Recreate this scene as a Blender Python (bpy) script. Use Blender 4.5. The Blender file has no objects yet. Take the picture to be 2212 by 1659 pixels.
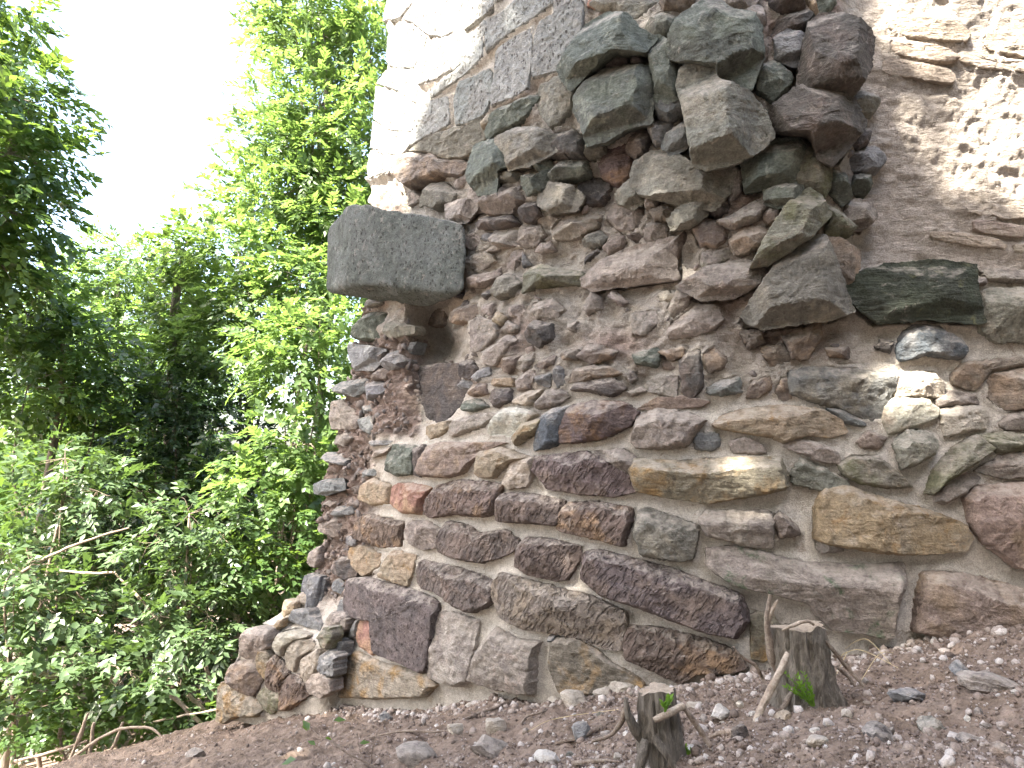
import bpy, bmesh, math, random
import numpy as np
from mathutils import Vector, Matrix

# ================================================================ camera, sky, sun, exposure
scene = bpy.context.scene
COL = scene.collection
CAMZ = 1.5
PITCH = math.radians(6.3)
FPX = 1536.0                      # focal length for a 2212 px wide picture
cam_data = bpy.data.cameras.new('camera')
cam_data.sensor_fit = 'HORIZONTAL'
cam_data.angle_x = 2 * math.atan(1106 / FPX)
cam_data.clip_start = 0.05
cam_data.clip_end = 2000
cam = bpy.data.objects.new('camera', cam_data)
COL.objects.link(cam)
cam.location = (0, 0, CAMZ)
cam.rotation_euler = (math.pi / 2 + PITCH, 0, 0)
scene.camera = cam

SUN = Vector((-0.47, -0.40, 0.79)).normalized()      # towards the sun
sun_data = bpy.data.lights.new('sun', 'SUN')
sun_data.energy = 5.0
sun_data.angle = math.radians(0.53)
sun_data.color = (1.0, 0.93, 0.82)
sun = bpy.data.objects.new('sun', sun_data)
COL.objects.link(sun)
sun.rotation_euler = SUN.to_track_quat('Z', 'Y').to_euler()

world = bpy.data.worlds.new('World')
scene.world = world
world.use_nodes = True
wn = world.node_tree
wn.nodes.clear()
sky = wn.nodes.new('ShaderNodeTexSky')
sky.sky_type = 'NISHITA'
sky.sun_disc = False
sky.sun_elevation = math.asin(SUN.z)
sky.sun_rotation = math.atan2(SUN.x, SUN.y)
sky.altitude = 0
sky.air_density = 1.0
sky.dust_density = 4.0
sky.ozone_density = 0.0
wbg = wn.nodes.new('ShaderNodeBackground')
wbg.inputs['Strength'].default_value = 0.15
wout = wn.nodes.new('ShaderNodeOutputWorld')
wn.links.new(sky.outputs[0], wbg.inputs[0])
wn.links.new(wbg.outputs[0], wout.inputs[0])

scene.view_settings.view_transform = 'Standard'
scene.view_settings.look = 'None'
scene.view_settings.gamma = 1.0
scene.view_settings.use_curve_mapping = False
scene.view_settings.exposure = 2.9
scene.render.engine = 'CYCLES'
scene.cycles.max_bounces = 8
scene.cycles.transmission_bounces = 6

# ---------------------------------------------------------------- traced stones
# every line: kind, how far the stone stands proud (m), outline
CROPS = {'F': (0, 0, 1.8517), '1': (1200, 0, .6546), '2': (2400, 0, .7667), '3': (1200, 900, .6546),
         '4': (2400, 900, .7667), '5': (1200, 1700, .6546), '6': (2400, 1800, .7667),
         '7': (800, 2300, .36166), '8': (1450, 0, .4822)}
ASHLAR = {'8': '''
a .03 1055 170 1150 130 1240 60 1330 -30 1570 -30 1560 60 1420 170 1290 250 1160 345 1060 425 1045 330
a .03 840 440 900 330 1020 190 1035 260 1015 330 1010 480 910 590 800 670 600 810 585 740 700 640 800 580
a .03 500 900 590 850 720 820 735 1000 720 1050 640 1090 560 1130 430 1200 440 1100
a .03 800 1030 790 830 830 690 930 660 1060 590 1090 620 1085 780 1060 880 1010 960 900 1010
g .05 440 1180 640 1100 830 1050 1000 980 1010 1150 960 1230 830 1300 690 1320 560 1260 400 1250
a .03 860 100 890 0 1060 -30 1150 -10 1050 120 960 180 880 250 850 200
a .03 240 -20 450 -20 430 30 330 150 250 170 200 180
a .03 470 -20 860 -20 830 60 800 250 680 310 560 290 450 200 360 170 440 60
a .03 240 300 330 200 440 230 540 310 520 400 440 560 300 560 230 520
a .03 220 600 300 580 440 600 470 720 440 850 320 760 150 700
a .03 140 730 300 790 440 880 450 980 430 1090 250 1080 120 990 130 850
a .03 120 1020 250 1100 420 1120 400 1210 330 1300 100 1230
a .03 100 1260 330 1320 330 1420 230 1430 80 1480 70 1390
a .03 520 420 600 350 830 290 850 400 800 560 620 660 490 700 460 580
''', '1': '''
a .03 1450 240 1480 150 1600 70 1720 0 1735 60 1720 230 1640 350 1600 430 1440 470 1430 420
a .03 1215 330 1280 270 1410 200 1430 260 1420 420 1400 540 1350 580 1190 640 1180 600 1205 450
g .04 1780 20 1900 -40 2200 -40 2190 30 2060 120 2000 150 1940 60 1840 60
r .03 1760 40 1790 -40 1900 -40 1840 50
a .03 1560 0 1600 -40 1740 -40 1700 -10 1570 80
'''}
STONES = {'1': '''
b .12 635 920 830 930 1000 980 1040 1010 1000 1080 880 1080 760 1130 700 1160 640 1110
G .07 1180 680 1400 590 1470 600 1390 720 1300 780 1160 860 1140 800
g .06 1450 590 1480 520 1630 460 1690 530 1670 680 1600 760 1540 780 1470 690
G .34 1610 390 1760 170 1880 100 1990 120 2050 190 2140 240 2080 330 1920 330 1780 430 1690 520 1640 470
G .3 1700 600 1760 520 1870 450 2130 430 2130 560 2110 740 1980 770 1880 830 1770 860 1740 760 1700 670
G .2 1045 1050 1080 910 1170 885 1230 920 1280 1000 1200 1040 1190 1150 1100 1160 1050 1090
g .16 1230 850 1330 800 1430 800 1550 850 1530 920 1400 990 1290 1015 1270 930 1220 890
d .1 1530 900 1560 830 1680 800 1740 860 1730 960 1600 970 1520 950
G .12 1530 1060 1600 970 1740 980 1760 1060 1700 1090 1560 1120
G .12 1365 1130 1390 1080 1520 1040 1540 1100 1480 1180 1400 1200
g .16 1480 1200 1530 1130 1640 1150 1700 1200 1660 1270 1540 1280 1480 1240
k .12 1135 1200 1170 1160 1330 1140 1360 1220 1290 1300 1150 1310
d .1 1355 1310 1390 1240 1460 1240 1480 1310 1430 1360 1380 1350
d .08 1090 1360 1130 1330 1290 1320 1310 1370 1220 1400 1110 1405
k .1 1545 1400 1600 1330 1720 1300 1840 1320 1810 1390 1700 1460 1580 1470
g .12 740 1270 800 1130 880 1120 960 1180 940 1240 850 1290 790 1260
k .06 1340 1480 1360 1380 1470 1370 1500 1440 1460 1500 1390 1520
k .06 1440 1540 1480 1480 1540 1480 1560 1530 1500 1560
R .05 1830 1000 1870 880 1980 850 2040 980 2010 1090 1940 1130 1850 1080
k .05 1040 1180 1060 1110 1130 1160 1130 1290 1040 1290
k .05 650 1190 700 1170 740 1220 680 1260
k .05 950 1110 1040 1060 1040 1100 970 1150
w .06 1130 740 1170 680 1175 760 1130 790
''', '2': '''
G .22 255 250 275 220 320 220 380 250 400 340 420 470 350 500 300 500 290 420
G .34 390 200 420 120 560 20 620 30 690 80 770 80 810 150 820 290 760 430 620 420 600 330 520 320 400 300 380 250
g .42 425 470 440 390 520 330 610 330 620 440 760 500 840 580 880 700 800 770 700 820 560 850 500 820 470 640
G .12 810 400 850 350 930 330 1000 400 980 470 900 530 820 480
D .42 1055 420 1080 270 1110 140 1170 100 1260 100 1370 150 1405 200 1390 340 1330 440 1280 500 1150 480
D .4 910 660 930 570 1060 480 1150 480 1290 530 1350 650 1280 740 1200 830 1130 800 1100 700 1000 690 920 680
d .1 880 160 940 100 1080 50 1110 100 1060 160 950 190 860 210
o .12 1050 -20 1100 0 1140 130 1120 150 1080 60
k .12 700 60 800 30 850 50 860 120 830 200 800 130
d .12 860 -20 1040 -20 1060 60 930 90 880 60
k .05 975 720 1080 690 1130 780 1050 760
b .06 850 200 880 200 870 320 830 330
B .1 250 660 290 630 370 630 380 670 330 740 290 750
g .22 190 960 210 860 280 810 370 800 470 860 640 850 670 900 640 1000 560 1080 430 1050 300 1020 230 1000
G .22 770 830 880 750 1020 745 1050 790 1020 870 1040 970 900 960 790 980
L .18 1030 790 1080 780 1190 870 1180 960 1160 1000 1080 990 1010 880
G .1 1190 880 1280 920 1310 1030 1260 1070 1180 1000
k .07 620 1150 690 1120 790 1060 870 1030 880 1080 820 1150 700 1190
b .06 490 1190 560 1150 640 1160 660 1240 600 1290 530 1270
L .26 820 1360 900 1200 980 1080 1080 1010 1140 1060 1180 1130 1100 1220 1000 1290 900 1350
L .12 1150 1060 1230 1090 1330 1180 1300 1220 1230 1240 1170 1220 1190 1150
b .05 340 1290 440 1210 450 1250 400 1340
k .04 530 1320 690 1290 700 1330 600 1400 540 1390
k .2 440 1490 580 1400 740 1370 880 1410 830 1470 700 1540 560 1550
k .05 670 1000 700 870 760 880 740 1000 680 1050
k .06 20 1290 80 1230 130 1240 120 1290 60 1330
d .05 150 1230 200 1220 230 1240 190 1270
b .05 270 1100 330 1070 400 1100 370 1150 290 1150
''', '3': '''
k .05 1010 230 1070 175 1160 180 1180 220 1120 270 1020 270
k .05 1280 250 1310 160 1380 145 1370 190 1320 270
q .07 1040 350 1060 310 1190 285 1210 310 1120 380 1050 380
g .08 1195 380 1220 320 1280 305 1350 360 1310 430 1240 460 1200 430
L .13 1380 420 1410 270 1480 250 1720 290 1740 370 1600 370 1480 390 1390 430
k .18 1755 320 1850 230 2000 160 2240 100 2260 330 2100 350 1930 370 1820 390 1760 360
b .06 930 570 960 510 1080 480 1100 530 1050 590 940 600
k .04 1110 550 1130 490 1190 480 1180 550
k .08 1420 540 1440 480 1540 455 1610 520 1580 570 1470 580
d .1 1390 660 1440 590 1540 610 1540 700 1480 750 1410 720
k .07 1740 500 1790 410 1840 450 1840 510 1770 550
k .06 1890 440 1920 405 2000 470 1960 490
k .03 1050 760 1050 600 1090 570 1200 600 1200 670 1130 760 1080 780
o .04 1185 580 1210 535 1250 560 1240 610 1200 600
k .04 1280 510 1350 490 1370 530 1330 560 1290 555
k .03 1240 640 1270 590 1330 620 1320 650 1260 655
k .06 1130 800 1150 760 1270 680 1320 710 1260 800 1200 860 1140 850
b .05 1210 860 1270 800 1340 800 1330 860 1280 900
k .04 1330 860 1350 810 1420 790 1430 830 1370 890
b .05 1440 860 1500 820 1560 800 1550 850 1490 880
d .05 985 920 1000 840 1050 820 1090 880 1050 940
B .04 1060 930 1110 880 1160 870 1165 920 1100 955
B .04 970 980 1000 950 1060 960 1050 1000 1000 1000
o .04 1180 940 1290 935 1300 985 1190 980
b .05 1030 1020 1060 980 1140 965 1150 1030 1060 1045
d .06 1170 1070 1180 1010 1280 1000 1295 1070 1210 1115
w .05 1310 1070 1400 1020 1470 1010 1420 1080 1380 1100 1320 1090
B .04 1440 930 1530 910 1520 990 1460 970
k .04 1330 950 1400 890 1450 890 1400 990 1340 1010
B .05 1555 900 1580 865 1610 880 1620 960 1580 985 1560 950
k .05 1455 1080 1520 1010 1590 1010 1640 1050 1560 1110 1460 1120
d .06 1660 1010 1690 970 1900 930 1990 1000 1900 1050 1760 1020
b .05 1650 960 1680 880 1800 860 1900 870 1960 910 1880 930 1700 960
G .05 1000 1130 1010 1080 1090 1065 1150 1110 1060 1140
W .06 1155 1260 1200 1170 1260 1120 1370 1130 1430 1160 1340 1260 1310 1290 1170 1280
o .08 1310 1300 1370 1220 1480 1180 1450 1260 1380 1320 1330 1345
S .09 1435 1330 1470 1180 1550 1130 1650 1110 1600 1230 1590 1330 1530 1360 1440 1370
R .13 1590 1310 1600 1220 1650 1110 1780 1080 1960 1080 2050 1150 1990 1240 1840 1310 1700 1330 1610 1330
o .05 780 1290 790 1230 900 1200 910 1240 870 1290 800 1310
k .06 920 1280 930 1210 1000 1180 1120 1150 1200 1160 1120 1240 1050 1260 960 1290
d .03 695 880 870 850 1000 850 980 950 1030 990 980 1100 900 1190 780 1230 750 1200 720 980
b .08 720 590 730 480 840 450 910 500 900 600 850 620 780 620
G .1 355 690 360 590 430 540 520 540 520 690 420 710
B .15 320 800 315 745 420 750 500 770 490 820 440 870 350 870
B .1 510 830 540 790 600 775 640 830 620 870 540 880
B .13 210 990 260 960 410 940 410 1010 350 1050 260 1030
B .1 415 980 470 950 530 980 520 1030 430 1070
k .06 190 1170 205 1085 260 1070 300 1110 370 1180 350 1240 270 1250 200 1240
B .05 370 1190 430 1170 470 1230 440 1280 380 1240
B .05 390 1110 450 1100 470 1140 400 1150
B .12 145 1410 180 1390 260 1400 300 1430 290 1470 200 1450
B .06 380 1540 400 1500 470 1490 460 1530
B .15 105 1590 150 1570 240 1560 250 1610 160 1640 110 1630
g .06 530 600 600 590 690 620 690 660 560 690 530 660
B .06 650 770 680 720 710 720 690 780
g .06 410 490 450 460 490 475 440 505
b .06 440 1420 480 1380 560 1350 540 1400
b .05 440 930 500 880 540 890 530 940 470 950
d .05 490 800 520 780 510 840 485 830
k .05 230 1290 280 1270 320 1300 280 1350 230 1340
B .05 440 1320 560 1320 520 1345 450 1350
B .05 1370 170 1410 240 1370 260
k .04 1640 610 1690 590 1680 650 1650 640
b .04 1430 660 1450 640 1460 700 1420 700
k .04 1010 110 1040 60 1090 60 1110 100 1050 150
B .04 1110 90 1150 50 1190 60 1170 100
k .04 1120 160 1190 130 1210 150 1150 175
d .05 925 430 960 410 1000 420 990 450
d .06 1120 430 1150 405 1180 420 1150 450
k .04 1860 140 1900 80 1960 50 1990 110 1940 170
d .06 1750 240 1760 190 1820 150 1840 180 1790 220
b .06 1590 810 1620 770 1700 760 1690 820 1620 830
b .06 1700 800 1770 730 1850 740 1940 770 1900 810 1790 850
''', '4': '''
w .04 310 360 350 350 385 380 370 410 320 400
k .08 360 430 400 350 480 340 470 420 380 500
k .09 360 550 390 500 500 425 600 420 640 490 600 540 500 580 370 590
k .03 170 460 290 450 310 510 240 570 170 560
G .05 175 680 300 640 310 700 290 740 190 720
b .05 310 660 430 640 440 680 380 710
d .05 415 720 460 670 520 655 540 840 480 900 430 870
b .06 540 680 590 640 660 700 640 750 570 770 545 740
B .05 560 850 640 810 720 790 730 870 640 890 570 880
b .04 770 900 790 820 890 790 890 860 840 890
b .04 920 870 940 800 990 800 995 900 950 910
s .06 980 770 1100 740 1290 750 1540 780 1530 860 1480 950 1480 1000 1400 1020 1240 960 1100 920 1000 880
g .3 770 460 830 360 930 210 1040 110 1160 85 1200 170 1240 290 1290 440 1180 480 1000 500 880 520 800 490
b .16 1160 85 1260 100 1340 150 1330 230 1270 330 1230 260
M .17 1300 300 1350 270 1500 220 1740 200 1930 220 1940 340 1975 490 1920 500 1700 480 1480 500 1370 420
g .1 1980 350 2080 330 2270 340 2270 600 2060 610 1980 540 1980 420
d .04 1445 640 1470 600 1530 610 1510 660
S .08 1555 640 1590 560 1640 525 1760 530 1880 600 1900 650 1870 700 1700 680 1570 710
w .06 1530 820 1620 770 1740 770 1790 830 1770 900 1540 890
w .06 1490 960 1530 905 1700 910 1760 960 1740 1010 1600 1070 1500 1090 1480 1030
k .05 1760 900 1840 865 1950 890 1960 940 1860 940 1770 945
w .07 1780 970 1880 950 1990 950 2020 990 2000 1060 1850 1090 1800 1100
b .08 2030 800 2060 780 2270 740 2270 960 2100 960 2040 910
k .05 2080 1040 2120 1000 2270 950 2270 1070 2120 1070
g .1 1540 1140 1600 1070 1690 1080 1750 1120 1730 1200 1640 1250 1570 1270 1550 1200
L .1 1705 1390 1740 1280 1840 1170 1960 1100 2060 1160 1960 1240 1800 1340 1740 1400
L .08 1970 1095 2100 1080 2270 1100 2270 1160 2070 1190
k .06 1750 1400 1790 1340 1900 1290 1980 1320 1900 1400 1800 1450 1760 1440
k .07 1960 1280 2100 1200 2270 1180 2270 1320 2100 1320
n .13 1900 1420 1960 1370 2270 1340 2270 1800 2150 1780 2000 1660 1930 1550
o .1 600 1040 660 990 760 960 960 940 1150 960 1250 1020 1280 1080 1200 1110 1080 1100 960 1140 900 1110 720 1080 620 1060
B .04 1190 960 1280 970 1380 1030 1380 1050 1290 1040
k .1 170 1130 200 1000 300 960 460 980 540 1020 500 1080 460 1150 340 1170 200 1160
B .03 495 1110 520 1085 610 1090 620 1150 580 1175 500 1165
k .02 680 1130 760 1110 850 1150 860 1190 700 1190
k .07 970 1160 1020 1120 1120 1130 1240 1190 1240 1240 1160 1240 1070 1200
g .04 1000 1290 1060 1220 1130 1250 1280 1330 1290 1370 1170 1390 1010 1350
L .07 1250 1250 1320 1210 1450 1210 1560 1300 1620 1360 1480 1370 1340 1340 1270 1300
Q .11 160 1280 190 1220 400 1230 700 1210 930 1210 975 1300 960 1380 830 1410 560 1450 400 1430 200 1390
y .12 1125 1490 1170 1370 1290 1360 1500 1430 1720 1490 1900 1560 1940 1640 1900 1700 1600 1720 1250 1680 1130 1640
g .09 180 1600 210 1490 260 1480 490 1560 510 1600 480 1740 400 1750 220 1720
k .08 520 1540 560 1490 880 1490 900 1560 900 1680 780 1680 560 1620
b .1 900 1530 940 1500 1030 1570 1040 1610 940 1630
k .06 1130 1670 1170 1640 1270 1665 1260 1700 1150 1710
b .06 730 560 830 550 860 610 780 650
b .08 960 580 1060 540 1150 500 1150 590 1080 700 1000 690
b .06 1180 640 1290 640 1300 700 1190 690
b .05 850 640 950 620 990 700 900 740 850 690
k .03 250 820 330 790 400 790 400 900 260 870
n .02 200 960 300 900 430 890 560 920 520 950 330 965
k .06 1340 270 1400 220 1480 210 1480 240 1370 290
k .05 1490 212 1640 195 1660 205 1500 230
k .05 1940 300 1990 280 2000 310 1950 320
k .06 1990 230 2270 240 2270 310 2020 290
b .03 1840 790 1900 720 2200 690 2250 730 2040 770 1990 830 1960 860 1850 830
k .03 140 780 170 770 185 800 160 820
k .03 150 870 210 850 230 870 170 890
b .03 1350 1130 1400 1080 1480 1110 1460 1160 1380 1160
''', '5': '''
G .06 545 280 545 140 570 125 700 130 700 260 690 300 600 305
d .05 700 150 760 130 765 220 740 310 695 290
n .08 745 290 770 140 850 110 1010 110 1240 110 1130 160 1040 230 1010 290 900 320 770 310
o .07 1085 290 1105 170 1230 140 1390 200 1290 230 1240 270 1200 320 1110 315
w .06 1250 350 1290 240 1330 210 1430 200 1430 270 1400 370 1290 385
p .1 1430 270 1440 195 1600 180 1760 165 1900 230 2020 320 2060 400 1900 435 1720 420 1520 390 1470 320
k .09 1800 165 1980 150 2050 200 2030 320 1930 250
o .05 365 450 380 370 440 330 560 360 560 480 440 485
r .07 565 480 570 380 620 355 740 370 800 385 750 470 740 540 640 530
Z .07 780 540 790 440 850 370 960 340 1130 345 1230 370 1220 420 1180 540 1140 560 950 545 820 565
p .08 1215 580 1230 430 1270 415 1430 425 1600 460 1600 540 1570 615 1400 600 1230 590
Z .08 1580 630 1610 510 1650 480 1800 470 2020 510 2010 600 1970 740 1890 720 1800 690 1600 650
Z .06 345 690 350 590 400 550 500 560 640 590 620 740 500 745 400 710
k .05 650 640 680 590 780 590 860 640 850 740 760 760 680 720
p .08 870 770 870 680 910 590 1050 620 1090 660 1250 640 1340 740 1230 800 1110 840 950 810
p .08 1330 860 1350 740 1390 690 1530 700 1700 740 1715 800 1640 940 1580 950 1400 910
o .05 305 830 320 740 400 740 500 780 490 860 400 920
o .06 505 930 530 840 570 770 700 800 690 900 660 980 560 950
p .08 725 960 725 870 760 830 960 870 1080 910 1180 960 1180 1080 1060 1145 990 1120 850 1020 760 1000
P .09 285 1120 290 950 370 940 600 980 800 1060 835 1100 790 1480 760 1510 640 1450 480 1390 470 1290 465 1200 370 1185 300 1160
e .02 345 1290 370 1200 455 1205 462 1380 440 1400 370 1350
c .1 1180 1060 1180 980 1230 910 1400 950 1760 1040 1970 1140 1980 1200 1950 1370 1900 1375 1700 1310 1560 1270 1400 1250 1250 1180
k .07 795 1480 800 1250 850 1150 930 1150 1090 1200 1080 1280 1050 1560 980 1590 870 1560 800 1540
k .08 1050 1530 1110 1350 1200 1240 1320 1310 1450 1330 1430 1400 1420 1640 1340 1640 1150 1590 1060 1560
Q .05 1530 1480 1540 1350 1570 1300 1700 1310 1800 1370 1900 1450 2050 1540 2100 1620 1950 1640 1600 1640
Q .06 190 1500 210 1430 350 1380 470 1440 620 1480 780 1520 815 1590 760 1660 500 1670 230 1660
B .06 35 1040 60 930 130 930 110 1100 80 1160 40 1150
k .05 50 840 60 780 130 740 130 830 100 870
k .06 110 640 130 590 230 570 260 650 200 680
B .05 280 700 300 680 350 690 340 740 290 730
B .05 215 960 250 940 280 980 270 1030 220 1010
k .05 200 1210 230 1150 280 1160 290 1220 230 1280 210 1250
B .06 130 1440 160 1390 215 1410 210 1530 140 1510
L .05 120 1300 140 1250 190 1280 170 1370
B .06 200 540 240 500 310 500 320 540 240 560
d .06 215 900 260 810 340 810 350 920 290 940
B .05 245 1110 270 1060 290 1150 260 1160
B .05 300 1300 350 1180 365 1190 345 1290
k .05 150 480 190 460 230 470 200 500
B .05 1530 1290 1560 1290 1560 1310 1530 1320
''', '6': '''
m .12 565 600 575 520 700 505 830 525 980 570 1100 590 1220 590 1400 600 1570 590 1590 680 1540 800 1520 960 1490 980 1350 950 1200 930 1110 850 1090 800 900 750 700 710 620 650
n .12 1640 940 1665 740 1690 640 1900 650 2270 740 2270 950 2100 960 1940 970 1750 970
Q .03 790 1080 785 880 820 850 900 860 940 930 920 1060 850 1100
Z .06 140 1090 130 1000 150 920 330 930 560 990 700 1050 760 1130 700 1160 500 1170 420 1220 280 1150
o .05 2160 900 2212 840 2270 850 2270 940 2180 940
''', 'F': '''
p .1 1260 1250 1262 1195 1300 1190 1440 1225 1600 1285 1612 1340 1590 1378 1520 1365 1400 1320 1300 1285
''', '7': '''
k .2 470 880 480 660 540 600 640 590 780 610 800 700 780 800 660 850 640 940 540 930
b .2 315 1120 350 1000 420 970 580 940 650 1020 700 1140 640 1260 570 1340 460 1280 340 1180
Q .2 200 1600 205 1260 240 1210 400 1210 560 1330 690 1480 640 1560 480 1560 420 1560 350 1600 300 1640
Q .12 640 940 670 810 760 830 800 900 770 1130 720 1140 660 1030
Z .15 760 1230 780 930 850 890 950 1020 1000 1090 940 1150 910 1280 840 1280
Z .15 910 1480 910 1200 980 1110 1100 1110 1160 1200 1180 1280 1230 1320 1040 1450 1000 1480
L .1 640 1340 700 1260 780 1270 910 1330 890 1460 780 1530 700 1470
w .12 830 760 880 650 1000 630 1180 670 1170 700 1060 720 960 790 920 890 850 820
w .12 960 880 1000 770 1080 710 1240 740 1260 800 1110 920 1060 1060 980 1010
w .1 1130 1000 1140 930 1300 830 1340 960 1300 1050 1180 1190 1140 1110
k .1 1190 1210 1260 1090 1400 1090 1450 1170 1450 1280 1340 1350 1220 1300
B .1 1330 1040 1350 900 1430 850 1510 910 1470 1020 1440 1120 1360 1080
L .06 1320 700 1380 590 1440 590 1460 680 1400 800 1350 780
B .08 980 500 1040 400 1200 390 1230 450 1330 540 1320 620 1230 580 1100 540
o .1 910 430 940 290 1060 300 1060 370 980 440 930 460
w .08 1060 370 1070 260 1130 200 1200 240 1190 370
B .1 1140 170 1160 20 1240 0 1320 20 1380 60 1330 330 1300 420 1220 450 1180 400 1190 220 1150 200
o .06 810 590 850 510 920 490 900 570 830 620
k .06 1400 520 1460 430 1560 440 1610 500 1590 600 1510 650 1430 570
B .06 1450 800 1520 720 1570 770 1560 900 1470 880
'''}
# ================================================================ helpers
rng = np.random.default_rng(11)
CT, ST = math.cos(PITCH), math.sin(PITCH)


def ray(u, v):
    """direction per metre of depth (y = 1) through a picture point (2212 px scale)"""
    u = np.asarray(u, float); v = np.asarray(v, float)
    cx = (u - 1106) / FPX
    cy = (829.5 - v) / FPX
    dy = CT - cy * ST
    return np.stack([cx / dy, np.ones_like(cx), (ST + cy * CT) / dy], -1)


def proj(p):
    x = p[..., 0]; y = p[..., 1]; z = p[..., 2] - CAMZ
    f = y * CT + z * ST
    h = -y * ST + z * CT
    f = np.where(np.abs(f) < 1e-4, 1e-4, f)
    return 1106 + FPX * x / f, 829.5 - FPX * h / f


def at(u, v, Y):
    d = ray(u, v)
    return np.array([d[..., 0] * Y, d[..., 1] * Y, CAMZ + d[..., 2] * Y]).T if np.ndim(u) else np.array([d[0] * Y, Y, CAMZ + d[2] * Y])


def _hash(ix, iy, iz, seed):
    h = (ix * 374761393 + iy * 668265263 + iz * 2147483647 + seed * 1274126177) & 0xFFFFFFFF
    h = ((h ^ (h >> 13)) * 1274126177) & 0xFFFFFFFF
    h = ((h ^ (h >> 16)) * 2246822519) & 0xFFFFFFFF
    return ((h ^ (h >> 15)) & 0xFFFFFF) / float(0xFFFFFF)


def vnoise(p, seed=0):
    """value noise in -1..1 on an (n,3) array"""
    i = np.floor(p).astype(np.int64)
    f = p - i
    f = f * f * f * (f * (f * 6 - 15) + 10)
    r = 0
    for dx in (0, 1):
        wx = f[:, 0] if dx else 1 - f[:, 0]
        for dy in (0, 1):
            wy = f[:, 1] if dy else 1 - f[:, 1]
            for dz in (0, 1):
                wz = f[:, 2] if dz else 1 - f[:, 2]
                r = r + wx * wy * wz * _hash(i[:, 0] + dx, i[:, 1] + dy, i[:, 2] + dz, seed)
    return r * 2 - 1


def fbm(p, seed=0, octs=4, gain=.5):
    r = 0; a = 1; t = 0
    for k in range(octs):
        r = r + a * vnoise(p * (2.03 ** k) + 17.3 * k, seed + k)
        t += a; a *= gain
    return r / t


def sstep(a, b, x):
    t = np.clip((x - a) / (b - a), 0, 1)
    return t * t * (3 - 2 * t)


def mesh_obj(name, verts, faces, mat, parent=None, smooth=True, sharp=None):
    me = bpy.data.meshes.new(name)
    verts = np.asarray(verts, np.float32)
    if isinstance(faces, np.ndarray):
        n, k = faces.shape
        me.vertices.add(len(verts)); me.vertices.foreach_set('co', verts.ravel())
        me.loops.add(n * k); me.loops.foreach_set('vertex_index', faces.astype(np.int32).ravel())
        me.polygons.add(n)
        me.polygons.foreach_set('loop_start', np.arange(0, n * k, k, dtype=np.int32))
        me.polygons.foreach_set('loop_total', np.full(n, k, np.int32))
        me.update(calc_edges=True)
    else:
        me.from_pydata([tuple(map(float, q)) for q in verts], [], faces)
        me.update()
    if smooth:
        me.polygons.foreach_set('use_smooth', np.ones(len(me.polygons), bool))
        if sharp:
            me.set_sharp_from_angle(angle=math.radians(sharp))
    if mat is not None:
        me.materials.append(mat)
    o = bpy.data.objects.new(name, me)
    COL.objects.link(o)
    if parent is not None:
        o.parent = parent
    return o


def thing(name, label, cat, loc=(0, 0, 0), group=None, kind=None):
    o = bpy.data.objects.new(name, None)
    o.empty_display_size = .1
    o.location = loc
    COL.objects.link(o)
    return tag(o, label, cat, group, kind)


def tag(o, label=None, cat=None, group=None, kind=None):
    if label: o['label'] = label
    if cat: o['category'] = cat
    if group: o['group'] = group
    if kind: o['kind'] = kind
    return o


class Tubes:
    """collects tapered tubes into one mesh"""
    def __init__(s):
        s.v = []; s.f = []; s.n = 0

    def add(s, pts, rad, seg=7, rough=0.0, cap=True, sub=3, seed=0):
        pts = np.asarray(pts, float); rad = np.asarray(rad, float) * np.ones(len(pts))
        if len(pts) > 2 and sub > 1:         # Catmull-Rom
            P = np.vstack([2 * pts[0] - pts[1], pts, 2 * pts[-1] - pts[-2]])
            out = []; ro = []
            for i in range(1, len(P) - 2):
                for k in range(sub):
                    t = k / sub
                    out.append(.5 * ((2 * P[i]) + (-P[i - 1] + P[i + 1]) * t + (2 * P[i - 1] - 5 * P[i] + 4 * P[i + 1] - P[i + 2]) * t * t + (-P[i - 1] + 3 * P[i] - 3 * P[i + 1] + P[i + 2]) * t ** 3))
                    ro.append(rad[i - 1] * (1 - t) + rad[i] * t)
            out.append(pts[-1]); ro.append(rad[-1])
            pts = np.array(out); rad = np.array(ro)
        T = np.gradient(pts, axis=0)
        T /= np.linalg.norm(T, axis=1)[:, None] + 1e-9
        ref = np.array([.3, .9, .1]) if abs(T[0][2]) > .7 else np.array([0, 0, 1.])
        base = s.n
        for i in range(len(pts)):
            a = np.cross(T[i], ref); a /= np.linalg.norm(a) + 1e-9
            b = np.cross(T[i], a)
            for k in range(seg):
                th = 2 * math.pi * k / seg
                s.v.append(pts[i] + rad[i] * (a * math.cos(th) + b * math.sin(th)))
        n = len(pts)
        for i in range(n - 1):
            for k in range(seg):
                k2 = (k + 1) % seg
                s.f.append((base + i * seg + k, base + i * seg + k2, base + (i + 1) * seg + k2, base + (i + 1) * seg + k))
        s.n += n * seg
        if cap:
            s.f.append(tuple(base + k for k in range(seg))[::-1])
            s.f.append(tuple(base + (n - 1) * seg + k for k in range(seg)))
        return s

    def build(s, name, mat, parent=None, rough=0.0, freq=30, seed=0, loc=None):
        v = np.array(s.v)
        if rough:
            n = np.stack([vnoise(v * freq, seed), vnoise(v * freq, seed + 5), vnoise(v * freq, seed + 9)], 1)
            v = v + n * rough
        if loc is not None:
            v = v - np.asarray(loc)
        return mesh_obj(name, v, s.f, mat, parent, sharp=50)


# ================================================================ materials
def new_mat(name):
    m = bpy.data.materials.new(name)
    m.use_nodes = True
    nt = m.node_tree
    nt.nodes.clear()
    return m, nt


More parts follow.
